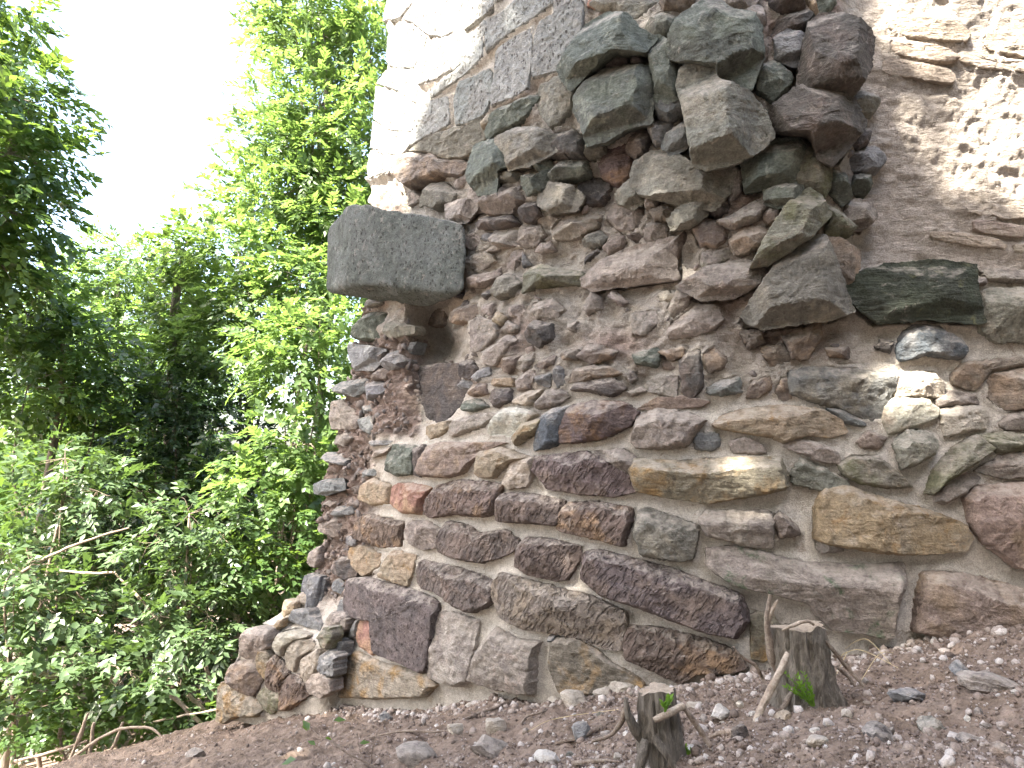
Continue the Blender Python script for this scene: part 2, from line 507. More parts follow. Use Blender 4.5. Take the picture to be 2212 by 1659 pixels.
class NT:
    def __init__(s, nt): s.nt = nt; s.L = nt.links.new

    def n(s, t, **kw):
        x = s.nt.nodes.new(t)
        for k, v in kw.items():
            if k.startswith('i_'):
                x.inputs[int(k[2:])].default_value = v
            else:
                setattr(x, k, v)
        return x

    def link(s, a, b): s.nt.links.new(a, b)

    def noise(s, vec, scale, detail=5, rough=.6, dist=0.0):
        x = s.nt.nodes.new('ShaderNodeTexNoise')
        x.inputs['Scale'].default_value = scale
        x.inputs['Detail'].default_value = detail
        x.inputs['Roughness'].default_value = rough
        x.inputs['Distortion'].default_value = dist
        s.link(vec, x.inputs['Vector'])
        return x.outputs[0]

    def ramp(s, fac, a, b, ca=(0, 0, 0, 1), cb=(1, 1, 1, 1)):
        x = s.nt.nodes.new('ShaderNodeValToRGB')
        x.color_ramp.elements[0].position = a; x.color_ramp.elements[0].color = ca
        x.color_ramp.elements[1].position = b; x.color_ramp.elements[1].color = cb
        s.link(fac, x.inputs[0])
        return x.outputs[0]

    def mix(s, fac, a, b, mode='MIX'):
        x = s.nt.nodes.new('ShaderNodeMix'); x.data_type = 'RGBA'; x.blend_type = mode
        for v, i in ((fac, 0), (a, 6), (b, 7)):
            if isinstance(v, (int, float)): x.inputs[i].default_value = v
            elif isinstance(v, tuple): x.inputs[i].default_value = (*v, 1) if len(v) == 3 else v
            else: s.link(v, x.inputs[i])
        return x.outputs[2]

    def math(s, op, a, b=0.0):
        x = s.nt.nodes.new('ShaderNodeMath'); x.operation = op
        for v, i in ((a, 0), (b, 1)):
            if isinstance(v, (int, float)): x.inputs[i].default_value = v
            else: s.link(v, x.inputs[i])
        return x.outputs[0]

    def bump(s, h, strength, dist, nrm=None):
        x = s.nt.nodes.new('ShaderNodeBump')
        x.inputs['Strength'].default_value = strength
        x.inputs['Distance'].default_value = dist
        s.link(h, x.inputs['Height'])
        if nrm is not None: s.link(nrm, x.inputs['Normal'])
        return x.outputs[0]

    def finish(s, col, nrm=None, rough=.92, spec=.25):
        b = s.nt.nodes.new('ShaderNodeBsdfPrincipled')
        s.link(col, b.inputs['Base Color'])
        b.inputs['Roughness'].default_value = rough
        b.inputs['Specular IOR Level'].default_value = spec
        if nrm is not None: s.link(nrm, b.inputs['Normal'])
        o = s.nt.nodes.new('ShaderNodeOutputMaterial')
        s.link(b.outputs[0], o.inputs[0])
        return b


def obj_vec(N):
    """object coordinates shifted by a random amount for every stone"""
    tc = N.n('ShaderNodeTexCoord')
    oi = N.n('ShaderNodeObjectInfo')
    m = N.math('MULTIPLY', oi.outputs['Random'], 37.0)
    cv = N.n('ShaderNodeCombineXYZ')
    for i in range(3): N.link(m, cv.inputs[i])
    ad = N.n('ShaderNodeVectorMath', operation='ADD')
    N.link(tc.outputs['Object'], ad.inputs[0]); N.link(cv.outputs[0], ad.inputs[1])
    return ad.outputs[0], oi


def stone_mat(name, second, amount=.5, third=None, pits=0.0, chisel=0.0, layer=0.0, speck=.5, grime=None):
    m, nt = new_mat(name)
    N = NT(nt)
    vec, oi = obj_vec(N)
    base = oi.outputs['Color']
    n1 = N.noise(vec, 5.5, 6, .62, .4)
    n2 = N.noise(vec, 21, 5, .65)
    n3 = N.noise(vec, 90, 4, .7)
    lo = .62 - .3 * amount
    col = N.mix(N.ramp(n1, lo, lo + .16), base, second)
    if third:
        n4 = N.noise(vec, 9, 6, .7, .6)
        col = N.mix(N.ramp(n4, .56, .66), col, third)
    col = N.mix(1.0, col, N.ramp(n2, .25, .75, (.62, .62, .62, 1), (1.36, 1.36, 1.36, 1)), 'MULTIPLY')
    col = N.mix(speck, col, N.ramp(n3, .32, .68, (.45, .45, .45, 1), (1.5, 1.5, 1.5, 1)), 'MULTIPLY')
    # pale lime dust in blotches
    n5 = N.noise(vec, 13, 6, .72, 1.0)
    col = N.mix(N.math('MULTIPLY', N.ramp(n5, .60, .70), .45), col, (.46, .41, .36))
    gn = N.n('ShaderNodeNewGeometry'); sx = N.n('ShaderNodeSeparateXYZ')
    N.link(gn.outputs['Normal'], sx.inputs[0])
    led = N.math('MULTIPLY', N.ramp(sx.outputs[2], .38, .62), N.math('MULTIPLY', N.ramp(n2, .35, .62), .62))
    col = N.mix(led, col, (.45, .405, .35))
    h = N.math('ADD', N.math('MULTIPLY', n2, .8), N.math('MULTIPLY', n3, .38))
    if layer:
        mp = N.n('ShaderNodeMapping'); mp.inputs['Scale'].default_value = (1.0, 1.0, 7.0)
        mp.inputs['Rotation'].default_value = (0, .18, 0)
        N.link(vec, mp.inputs['Vector'])
        nl = N.noise(mp.outputs[0], 9, 4, .6, .5)
        h = N.math('ADD', h, N.math('MULTIPLY', nl, layer))
        col = N.mix(.6, col, N.ramp(nl, .3, .7, (.7, .68, .66, 1), (1.25, 1.25, 1.25, 1)), 'MULTIPLY')
    if chisel:
        mp = N.n('ShaderNodeMapping', vector_type='TEXTURE'); mp.inputs['Scale'].default_value = (1.0, 1.0, 3.2)
        mp.inputs['Rotation'].default_value = (0, .55, 0)
        N.link(vec, mp.inputs['Vector'])
        nc = N.noise(mp.outputs[0], 46, 2, .5, .2)
        hh = N.ramp(nc, .40, .52)
        h = N.math('ADD', h, N.math('MULTIPLY', hh, chisel))
        col = N.mix(.55, col, N.ramp(nc, .36, .5, (.5, .47, .47, 1), (1.1, 1.1, 1.1, 1)), 'MULTIPLY')
    if pits:
        vo = N.n('ShaderNodeTexVoronoi'); vo.inputs['Scale'].default_value = 46; vo.inputs['Randomness'].default_value = 1
        mp2 = N.n('ShaderNodeMapping'); mp2.inputs['Scale'].default_value = (1.2, 1.2, .75)
        wob = N.n('ShaderNodeVectorMath', operation='ADD')
        nz = N.n('ShaderNodeTexNoise'); nz.inputs['Scale'].default_value = 30
        N.link(vec, nz.inputs['Vector'])
        sc = N.n('ShaderNodeVectorMath', operation='SCALE'); sc.inputs['Scale'].default_value = .02
        N.link(nz.outputs[1], sc.inputs[0])
        N.link(vec, wob.inputs[0]); N.link(sc.outputs[0], wob.inputs[1])
        N.link(wob.outputs[0], mp2.inputs['Vector']); N.link(mp2.outputs[0], vo.inputs['Vector'])
        # every cell gets its own pit size
        th = N.math('MULTIPLY', N.math('POWER', N.n('ShaderNodeSeparateColor').outputs[0], 2.0), .4)
        sepc = [x for x in nt.nodes if x.bl_idname == 'ShaderNodeSeparateColor'][-1]
        N.link(vo.outputs['Color'], sepc.inputs[0])
        d = N.math('SUBTRACT', vo.outputs['Distance'], th)
        pit = N.ramp(d, .0, .09)
        h = N.math('ADD', h, N.math('MULTIPLY', pit, pits))
        col = N.mix(.85, col, N.ramp(d, .0, .07, (.42, .39, .38, 1), (1, 1, 1, 1)), 'MULTIPLY')
    if grime:
        geo = N.n('ShaderNodeNewGeometry')
        ng = N.noise(vec, 7, 5, .7, .8)
        col = N.mix(N.ramp(ng, .47, .60), col, grime)
    nrm = N.bump(h, 1.0, .028)
    N.finish(col, nrm)
    return m


MOSS = (.045, .055, .022)
LICH = (.22, .25, .21)
MATS = {
    'grey': stone_mat('weathered grey stone', (.265, .245, .20), .45, None, layer=.2),
    'green': stone_mat('lichened grey stone', (.16, .178, .15), .6, (.25, .265, .225), layer=.3),
    'olive': stone_mat('stone with moss film', (.17, .17, .105), .55, (.26, .225, .175), layer=.5),
    'moss': stone_mat('mossy dark stone', (.06, .07, .052), .6, (.13, .135, .075), layer=.6),
    'dark': stone_mat('dark stone', (.15, .125, .11), .5, None, layer=.4),
    'purple': stone_mat('purple chiselled sandstone', (.21, .165, .14), .5, None, chisel=.6),
    'chisel': stone_mat('grey chiselled sandstone', (.28, .23, .175), .6, (.17, .14, .12), chisel=.8),
    'brown': stone_mat('brown stone', (.30, .23, .17), .5, None, layer=.2),
    'ochre': stone_mat('ochre sandstone', (.33, .28, .21), .55, (.34, .235, .13), layer=.35),
    'mixed': stone_mat('grey and ochre sandstone', (.33, .22, .105), .5, (.15, .13, .10), layer=.5),
    'stripe': stone_mat('striped brown sandstone', (.32, .22, .14), .4, (.17, .14, .12), chisel=.8),
    'pale': stone_mat('pale lime stone', (.36, .305, .24), .35, None, layer=.25, speck=.35),
    'pink': stone_mat('pinkish grey stone', (.25, .22, .20), .5, (.36, .305, .265), layer=.12),
    'mosspink': stone_mat('pinkish stone with green film', (.25, .22, .19), .5, (.125, .16, .105), layer=.3),
    'red': stone_mat('red stained stone', (.42, .29, .19), .55, None),
    'blue': stone_mat('blue grey stone', (.27, .27, .265), .5, None, layer=.3),
    'ashlar': stone_mat('pitted ashlar', (.285, .285, .27), .55, None, pits=1.5, speck=.4),
    'pitted': stone_mat('pitted basalt', (.115, .10, .098), .5, None, pits=1.9),
    'rust': stone_mat('purple rusty stone', (.25, .16, .10), .45, (.13, .105, .125), layer=.7),
    'slab': stone_mat('rendered wall stone', (.38, .32, .26), .5, None, layer=.6, speck=.4),
    'quoin': stone_mat('quoin block stone', (.10, .112, .102), .62, (.19, .192, .178), pits=.35),
}
KIND = {   # kind letter: material, base colour
    'm': ('mosspink', (.285, .25, .22)),
    'g': ('grey', (.205, .20, .172)), 'G': ('green', (.122, .134, .117)), 'L': ('olive', (.22, .215, .175)),
    'M': ('moss', (.075, .08, .066)), 'd': ('dark', (.105, .098, .095)), 'D': ('dark', (.112, .106, .096)),
    'p': ('purple', (.140, .112, .104)), 'b': ('brown', (.20, .17, .145)), 'o': ('ochre', (.34, .275, .195)),
    'y': ('ochre', (.37, .30, .19)), 'w': ('pale', (.46, .415, .35)), 'W': ('pale', (.62, .59, .54)),
    'k': ('pink', (.30, .267, .235)), 'r': ('red', (.30, .18, .14)), 'e': ('red', (.32, .19, .155)),
    'B': ('blue', (.195, .20, .205)), 'S': ('blue', (.115, .13, .145)), 's': ('grey', (.175, .172, .16)),
    'a': ('ashlar', (.335, .343, .33)), 'P': ('pitted', (.155, .132, .124)), 'R': ('rust', (.165, .125, .12)),
    'n': ('brown', (.25, .195, .165)), 'q': ('pink', (.22, .18, .155)), 'Q': ('mixed', (.26, .235, .185)),
    'Z': ('stripe', (.19, .15, .125)), 'c': ('chisel', (.205, .175, .145)), 't': ('slab', (.40, .34, .285)),
}


def mortar_mat():
    m, nt = new_mat('lime mortar and core rubble')
    N = NT(nt)
    tc = N.n('ShaderNodeTexCoord'); vec = tc.outputs['Object']
    at_ = N.n('ShaderNodeAttribute'); at_.attribute_name = 'core'
    f = at_.outputs['Fac']
    n1 = N.noise(vec, 3.5, 6, .65, .3); n2 = N.noise(vec, 34, 6, .7); n3 = N.noise(vec, 150, 3, .7)
    n4 = N.noise(vec, 11, 6, .7, .7)
    lime = N.mix(N.ramp(n1, .38, .62), (.48, .45, .395), (.585, .55, .495))
    lime = N.mix(N.ramp(n4, .57, .68), lime, (.38, .335, .285))
    core = N.mix(N.ramp(n4, .38, .62), (.27, .205, .175), (.36, .295, .26))
    core = N.mix(N.ramp(n1, .52, .62), core, (.20, .16, .135))
    rend = N.mix(N.ramp(n4, .36, .62), (.42, .375, .325), (.53, .475, .42))
    at3 = N.n('ShaderNodeAttribute'); at3.attribute_name = 'earth'
    col = N.mix(at3.outputs['Fac'], lime, core)
    at2 = N.n('ShaderNodeAttribute'); at2.attribute_name = 'render'
    col = N.mix(at2.outputs['Fac'], col, rend)
    col = N.mix(1.0, col, N.ramp(n2, .25, .75, (.72, .70, .68, 1), (1.22, 1.22, 1.22, 1)), 'MULTIPLY')
    col = N.mix(.6, col, N.ramp(n3, .30, .66, (.45, .43, .42, 1), (1.3, 1.3, 1.3, 1)), 'MULTIPLY')
    h = N.math('ADD', N.math('MULTIPLY', n2, .5), N.math('MULTIPLY', n3, .45))
    mp = N.n('ShaderNodeMapping'); mp.inputs['Scale'].default_value = (1, 1, 2.6)
    N.link(vec, mp.inputs['Vector'])
    nr = N.noise(mp.outputs[0], 15, 5, .7, .4)
    h = N.math('ADD', h, N.math('MULTIPLY', N.math('MULTIPLY', nr, 2.2), N.math('ADD', f, at2.outputs['Fac'])))
    N.finish(col, N.bump(h, 1.0, .018), .95, .15)
    return m


def simple_mat(name, c1, c2, scale=12, rough=.9, bump=.5, stretch=None, island=None, dist=.01, spec=.25):
    m, nt = new_mat(name)
    N = NT(nt)
    tc = N.n('ShaderNodeTexCoord'); vec = tc.outputs['Object']
    if stretch:
        mp = N.n('ShaderNodeMapping'); mp.inputs['Scale'].default_value = stretch
        N.link(vec, mp.inputs['Vector']); vec = mp.outputs[0]
    n1 = N.noise(vec, scale, 5, .65, .3); n2 = N.noise(vec, scale * 5, 4, .7)
    col = N.mix(N.ramp(n1, .36, .64), c1, c2)
    if island:
        geo = N.n('ShaderNodeNewGeometry')
        r = N.n('ShaderNodeValToRGB')
        els = r.color_ramp.elements
        els[0].position = 0; els[0].color = (*island[0], 1)
        els[1].position = 1; els[1].color = (*island[-1], 1)
        for k, c in enumerate(island[1:-1]):
            e = els.new((k + 1) / (len(island) - 1)); e.color = (*c, 1)
        N.link(geo.outputs['Random Per Island'], r.inputs[0])
        col = N.mix(.82, col, r.outputs[0])
    col = N.mix(.8, col, N.ramp(n2, .25, .75, (.55, .55, .55, 1), (1.4, 1.4, 1.4, 1)), 'MULTIPLY')
    h = N.math('ADD', n1, N.math('MULTIPLY', n2, .6))
    N.finish(col, N.bump(h, bump, dist), rough, spec)
    return m


def leaf_mat(name, dark, light, trans=(.25, .42, .04), tfac=.42, gloss=.42):
    m, nt = new_mat(name)
    N = NT(nt)
    geo = N.n('ShaderNodeNewGeometry')
    r = geo.outputs['Random Per Island']
    col = N.mix(N.ramp(r, .05, .95), dark, light)
    b = nt.nodes.new('ShaderNodeBsdfPrincipled')
    N.link(col, b.inputs['Base Color'])
    b.inputs['Roughness'].default_value = gloss
    b.inputs['Specular IOR Level'].default_value = .5
    t = nt.nodes.new('ShaderNodeBsdfTranslucent')
    tcol = N.mix(N.ramp(r, .05, .95), tuple(c * .75 for c in trans), trans)
    N.link(tcol, t.inputs[0])
    ms = nt.nodes.new('ShaderNodeMixShader'); ms.inputs[0].default_value = tfac
    N.link(b.outputs[0], ms.inputs[1]); N.link(t.outputs[0], ms.inputs[2])
    o = nt.nodes.new('ShaderNodeOutputMaterial'); N.link(ms.outputs[0], o.inputs[0])
    return m


MORTAR = mortar_mat()
BARK = simple_mat('grey brown bark', (.17, .148, .118), (.34, .30, .25), 16, bump=1.0, stretch=(3, 3, .5), dist=.03)
TWIG = simple_mat('dry twig bark', (.15, .11, .085), (.30, .25, .20), 40, bump=.6)
DRYWOOD = simple_mat('bleached dry wood', (.26, .205, .155), (.44, .375, .30), 26, bump=.6)
CUT = simple_mat('sawn wood', (.30, .24, .18), (.40, .33, .25), 30, bump=.5)
STRAW = simple_mat('dry straw', (.45, .36, .20), (.55, .45, .27), 20, bump=.1)
SOIL = simple_mat('pinkish brown stony soil', (.165, .124, .094), (.27, .21, .168), 9, .97, 1.0, dist=.03, spec=.1)
GRAV = simple_mat('limestone gravel', (.33, .28, .245), (.24, .19, .16), 30, .95, .6, island=[(.10, .08, .066), (.22, .17, .14), (.31, .26, .22), (.42, .37, .33), (.60, .565, .53)], spec=.15)
CRUMB = simple_mat('soil crumbs', (.26, .20, .165), (.20, .15, .12), 30, .97, .6, island=[(.10, .078, .066), (.18, .14, .118), (.25, .20, .17), (.46, .41, .38)], spec=.1)
CHIP = simple_mat('core rubble chips', (.24, .19, .16), (.30, .25, .22), 20, .95, .9, island=[(.15, .14, .14), (.21, .195, .185), (.27, .225, .20), (.33, .285, .26)], spec=.15)

# ================================================================ the ground
def ground_z(x, y):
    x = np.asarray(x, float); y = np.asarray(y, float)
    xs = np.where(x > 3.2, 3.2 + (x - 3.2) * .25, x)
    xs = np.where(xs < -5, -5 + (xs + 5) * .6, xs)
    xs = np.maximum(xs, -14)
    yy = np.clip(y, -6, 6.7)
    z = .70 + .232 * xs - .132 * yy
    brow = 6.55 + .1 * np.sin(x * 1.7) + .03 * x
    over = np.maximum(y - brow, 0) * sstep(-1.0, -2.2, x)
    z = z - 1.3 * (1 - np.exp(-over * .45))
    z = np.maximum(z, -5.5)
    return z


def ground_pt(u, v):
    """where the sight line through a picture point meets the ground"""
    d = ray(u, v)
    lo, hi = .5, 14.0
    t = np.linspace(lo, hi, 4000)
    h = CAMZ + d[2] * t - ground_z(d[0] * t, t)
    i = int(np.argmax(h < 0)) if np.any(h < 0) else len(t) - 1
    T = t[i]
    return np.array([d[0] * T, T, CAMZ + d[2] * T])


def build_ground():
    xs = np.concatenate([-np.geomspace(400, 6.3, 40), np.arange(-6, -3.2, .05), np.arange(-3.2, 3.2, .018), np.arange(3.2, 5, .08), np.geomspace(5.2, 400, 36)])
    ys = np.concatenate([-np.geomspace(300, .3, 36), np.arange(0, 1.2, .06), np.arange(1.2, 4.6, .016), np.arange(4.6, 7.4, .028), np.geomspace(7.5, 600, 60)])
    X, Y = np.meshgrid(xs, ys)
    Z = ground_z(X, Y)
    p = np.stack([X.ravel(), Y.ravel(), np.zeros(X.size)], 1)
    near = np.exp(-np.maximum(np.hypot(X.ravel(), Y.ravel() - 3) - 6, 0) * .3)
    Z = Z.ravel() + near * (.075 * fbm(p * 1.3, 3, 4) + .040 * fbm(p * 7, 9, 4, .6) + .020 * fbm(p * 24, 15, 2, .8))
    p[:, 2] = Z
    ny, nx = X.shape
    a = (np.arange(ny - 1)[:, None] * nx + np.arange(nx - 1)[None, :]).ravel()
    f = np.stack([a, a + 1, a + nx + 1, a + nx], 1)
    g = mesh_obj('ground', p, f, SOIL)
    tag(g, 'bare pinkish brown stony soil sloping up to the wall foot', None, None, 'structure')
    return p.reshape(ny, nx, 3), xs, ys


G_PTS, G_XS, G_YS = build_ground()


def gz(x, y):
    """height of the built ground"""
    x = np.atleast_1d(np.asarray(x, float)); y = np.atleast_1d(np.asarray(y, float))
    i = np.clip(np.searchsorted(G_XS, x) - 1, 0, len(G_XS) - 2)
    j = np.clip(np.searchsorted(G_YS, y) - 1, 0, len(G_YS) - 2)
    fx = (x - G_XS[i]) / (G_XS[i + 1] - G_XS[i]); fy = (y - G_YS[j]) / (G_YS[j + 1] - G_YS[j])
    z = G_PTS[..., 2]
    return z[j, i] * (1 - fx) * (1 - fy) + z[j, i + 1] * fx * (1 - fy) + z[j + 1, i] * (1 - fx) * fy + z[j + 1, i + 1] * fx * fy


# ================================================================ the tower wall
PLAN_U = [(-2.67, 6.45), (-1.96, 6.12), (-1.48, 5.85), (-.75, 5.05), (0, 4.28), (.5, 3.95), (.96, 3.74), (1.51, 3.6), (2.04, 3.50), (2.48, 3.46), (3.4, 3.5), (5.0, 3.9)]
_px = np.linspace(-3.6, 5.5, 900)
_pq = np.array(PLAN_U)
_py = np.interp(_px, _pq[:, 0], _pq[:, 1])
_py[_px < -2.67] = 6.45 + (-2.67 - _px[_px < -2.67]) * .42
_k = np.hanning(61); _k /= _k.sum()
_py = np.convolve(np.pad(_py, 30, mode='reflect', reflect_type='odd'), _k, 'valid')
_ps = np.gradient(_py, _px)


def plan(x): return np.interp(x, _px, _py)
def slope(x): return np.interp(x, _px, _ps)


def wall_off(u, v):
    """how far the body stands out (+) from the plan line, in metres along -y"""
    o = np.zeros_like(np.asarray(u, float))
    # right upper face set back, with a ledge above the dark block
    o = o - .16 * sstep(1800, 1900, u) * sstep(600, 560, v)
    # torn core: hollowed in the middle, bulging at the top
    o = o + .16 * np.exp(-((u - 1560) / 330) ** 2 - ((v - 130) / 210) ** 2)
    o = o - .14 * np.exp(-((u - 1250) / 260) ** 2 - ((v - 560) / 130) ** 2)
    o = o + .10 * np.exp(-((u - 1650) / 160) ** 2 - ((v - 480) / 120) ** 2)
    o = o - .12 * np.exp(-((u - 1330) / 90) ** 2 - ((v - 400) / 90) ** 2)
    o = o - .46 * np.exp(-((u - 945) / 50) ** 4 - ((v - 705) / 75) ** 2)
    o = o - .16 * np.exp(-((u - 950) / 60) ** 4 - ((v - 840) / 90) ** 4)
    o = o - .10 * np.exp(-((u - 960) / 80) ** 2 - ((v - 400) / 50) ** 2)
    # the torn left end under the quoin
    o = o - .10 * sstep(830, 790, u) * sstep(640, 700, v) * sstep(1330, 1250, v)
    # foot of the wall steps out a little
    o = o + .05 * sstep(840, 1000, v)
    # stub of a wall at the left foot
    o = o + .27 * sstep(760, 700, u) * sstep(1290, 1380, v)
    return o


def hit(u, v, extra=0.0):
    """point on the wall body seen at picture point (u,v)"""
    u = np.asarray(u, float); v = np.asarray(v, float)
    d = ray(u, v)
    o = wall_off(u, v) + extra
    lo = np.full(u.shape, 1.0); hi = np.full(u.shape, 14.0)
    for _ in range(40):
        mid = (lo + hi) / 2
        g = mid - (plan(np.clip(d[..., 0] * mid, -3.6, 5.5)) - o)
        lo = np.where(g < 0, mid, lo); hi = np.where(g < 0, hi, mid)
    Y = (lo + hi) / 2
    return np.stack([d[..., 0] * Y, Y, CAMZ + d[..., 2] * Y], -1)


LEFT = np.array([(862, -220), (852, -80), (845, 0), (835, 60), (843, 100), (825, 200), (815, 300), (802, 380), (793, 425), (800, 520), (800, 640), (782, 700), (768, 780), (745, 850),
                 (732, 960), (710, 1010), (700, 1080), (700, 1150), (680, 1220), (655, 1285), (600, 1325), (540, 1370), (505, 1440), (480, 1490), (474, 1545), (465, 1640)], float)
_lp = hit(LEFT[:, 0], LEFT[:, 1])
_o = np.argsort(_lp[:, 2])


def x_left(z): return np.interp(z, _lp[_o, 2], _lp[_o, 0])


def pip(poly, pts):
    """points inside polygon, and distance to its outline"""
    x, y = pts[:, 0], pts[:, 1]
    ins = np.zeros(len(pts), bool)
    dmin = np.full(len(pts), 1e9)
    n = len(poly)
    for i in range(n):
        x1, y1 = poly[i]; x2, y2 = poly[(i + 1) % n]
        c = ((y1 > y) != (y2 > y)) & (x < (x2 - x1) * (y - y1) / (y2 - y1 + 1e-12) + x1)
        ins ^= c
        ex, ey = x2 - x1, y2 - y1
        t = np.clip(((x - x1) * ex + (y - y1) * ey) / (ex * ex + ey * ey + 1e-12), 0, 1)
        dmin = np.minimum(dmin, np.hypot(x - x1 - t * ex, y - y1 - t * ey))
    return ins, dmin


def resample(poly, n, corner=.22):
    """closed outline with slightly cut corners, n points evenly spaced"""
    p = np.asarray(poly, float)
    q = []
    for i in range(len(p)):
        a, b, c = p[i - 1], p[i], p[(i + 1) % len(p)]
        q += [b + (a - b) * corner, b + ((a - b) + (c - b)) * corner * .28, b + (c - b) * corner]
    q = np.array(q)
    d = np.hypot(*(np.roll(q, -1, 0) - q).T)
    s = np.concatenate([[0], np.cumsum(d)])
    t = np.linspace(0, s[-1], n, endpoint=False)
    qq = np.vstack([q, q[:1]])
    return np.stack([np.interp(t, s, qq[:, 0]), np.interp(t, s, qq[:, 1])], 1)


def parse(txt_by_crop):
    out = []
    for crop, txt in txt_by_crop.items():
        ox, oy, s = CROPS[crop]
        for line in txt.strip().splitlines():
            w = line.split()
            xy = np.array(list(map(float, w[2:]))).reshape(-1, 2)
            uv = (xy * s + np.array([ox, oy])) / 1.8517
            out.append((w[0], float(w[1]) * (.42 if crop == '7' else 1), uv))
    return out


STONE_LIST = [(k, p, uv, 'stone') for k, p, uv in parse(STONES)]
ASHLAR_LIST = [(k, p, uv, 'ashlar_block') for k, p, uv in parse(ASHLAR)]
srand = random.Random(5)

# stones of the smoothed right upper face: rows of half buried slabs, rising towards the tower's middle
SLABS = []
v0 = -40.0
while v0 < 560:
    hgt = srand.uniform(34, 62)
    u0 = 1890 + srand.uniform(-20, 30)
    if v0 < 330: u0 += 10
    while u0 < 2330:
        wid = srand.uniform(70, 210)
        if srand.random() < .36:
            c = []
            drop = (u0 - 1880) * .16
            for k in range(9):
                th = 2 * math.pi * k / 9
                cu = math.copysign(abs(math.cos(th)) ** .6, math.cos(th)); sv = math.copysign(abs(math.sin(th)) ** .6, math.sin(th))
                uu = u0 + wid / 2 + cu * (wid / 2 - 9) * srand.uniform(.82, 1.06)
                vv = v0 + drop + hgt / 2 + sv * (hgt / 2 - 5) * srand.uniform(.75, 1.1) + (uu - u0) * .14
                c.append((uu, vv))
            c = np.array(c)
            if c[:, 1].max() < 585 - .0 * u0 and c[:, 1].max() < 1000 and not (c[:, 1].max() > 565):
                SLABS.append(('t', srand.uniform(.001, .006), c, 'wall_slab'))
        u0 += wid
    v0 += hgt

# smaller stones wedged between the traced ones in the torn core
CORE_ZONE = np.array([(890, 410), (1000, 260), (1240, 60), (1270, 0), (1760, -20), (1850, 120), (1880, 330), (1850, 520), (1700, 690), (1870, 790), (1100, 875), (1015, 885), (1040, 640), (1010, 480)], float)
FILL = []
_rf = np.random.default_rng(8)
_cand = np.stack([_rf.uniform(880, 1880, 9000), _rf.uniform(-20, 885, 9000)], 1)
_cand = _cand[pip(CORE_ZONE, _cand)[0] & (_cand[:, 1] < 520)]
_room = np.full(len(_cand), 60.0)
for _k, _p, _uv, _n in STONE_LIST + ASHLAR_LIST:
    _i, _d = pip(_uv, _cand)
    _room = np.where(_i, -1, np.minimum(_room, _d))
while len(FILL) < 32:
    j = int(np.argmax(np.minimum(_room, 34) * _rf.uniform(.7, 1, len(_cand))))
    rr_ = min(_room[j], 34)
    if rr_ < 8: break
    c_ = []
    el = _rf.uniform(1.0, 1.5); rot = _rf.normal(-.25, .35)
    for k in range(7):
        th = 2 * math.pi * (k + _rf.uniform(-.25, .25)) / 7
        x_, y_ = math.cos(th) * rr_ * el * .98, math.sin(th) * rr_ / el ** .4 * _rf.uniform(.8, 1.1)
        c_.append((_cand[j, 0] + x_ * math.cos(rot) - y_ * math.sin(rot), _cand[j, 1] + x_ * math.sin(rot) + y_ * math.cos(rot)))
    c_ = np.array(c_)
    FILL.append((_rf.choice(list('gkkbGBdg' if _cand[j, 1] < 450 else 'gkkkbwBg')), float(_rf.uniform(.05, .10 if rr_ < 22 else .2)), c_, 'stone'))
    _i, _d = pip(c_, _cand)
    _room = np.where(_i, -1, np.minimum(_room, _d))
# the courses go on a little way to the right
for v_ in (630, 760, 890, 1020, 1150):
    u_ = 2285 + float(_rf.uniform(0, 40))
    while u_ < 2760:
        w_ = float(_rf.uniform(110, 230)); h_ = float(_rf.uniform(80, 108))
        c_ = np.array([(u_ + w_ / 2 + (w_ / 2 - 12) * math.copysign(abs(math.cos(t_)) ** .55, math.cos(t_)) * _rf.uniform(.85, 1.02),
                        v_ + (h_ / 2) * math.copysign(abs(math.sin(t_)) ** .55, math.sin(t_)) * _rf.uniform(.85, 1.05) + (u_ - 2285) * .05) for t_ in np.linspace(0, 2 * math.pi, 10, endpoint=False)])
        FILL.append((_rf.choice(list('kgnboL')), .09, c_, 'stone'))
        u_ += w_
STONE_LIST = STONE_LIST + FILL
print('stones', len(STONE_LIST))
ALL = STONE_LIST + ASHLAR_LIST + SLABS
tower = thing('ruined_tower', 'torn corner of a ruined stone tower with rubble core and repointed lower courses', 'ruin', (0, 0, 0))

POLY2 = []            # outlines on the wall, in (x, z), for the mortar


def upper_edge(o):
    """height of an outline's upper side along its length"""
    xs = np.linspace(o[:, 0].min(), o[:, 0].max(), 24)
    q = np.vstack([o, o[:1]])
    top = np.full(24, -1e9)
    for (x1, y1), (x2, y2) in zip(q[:-1], q[1:]):
        lo, hi = min(x1, x2), max(x1, x2)
        m = (xs >= lo - 1e-4) & (xs <= hi + 1e-4)
        if abs(x2 - x1) < 1e-6: yy = np.full(24, max(y1, y2))
        else: yy = y1 + (y2 - y1) * np.clip((xs - x1) / (x2 - x1), 0, 1)
        top = np.where(m, np.maximum(top, yy), top)
    return xs, top


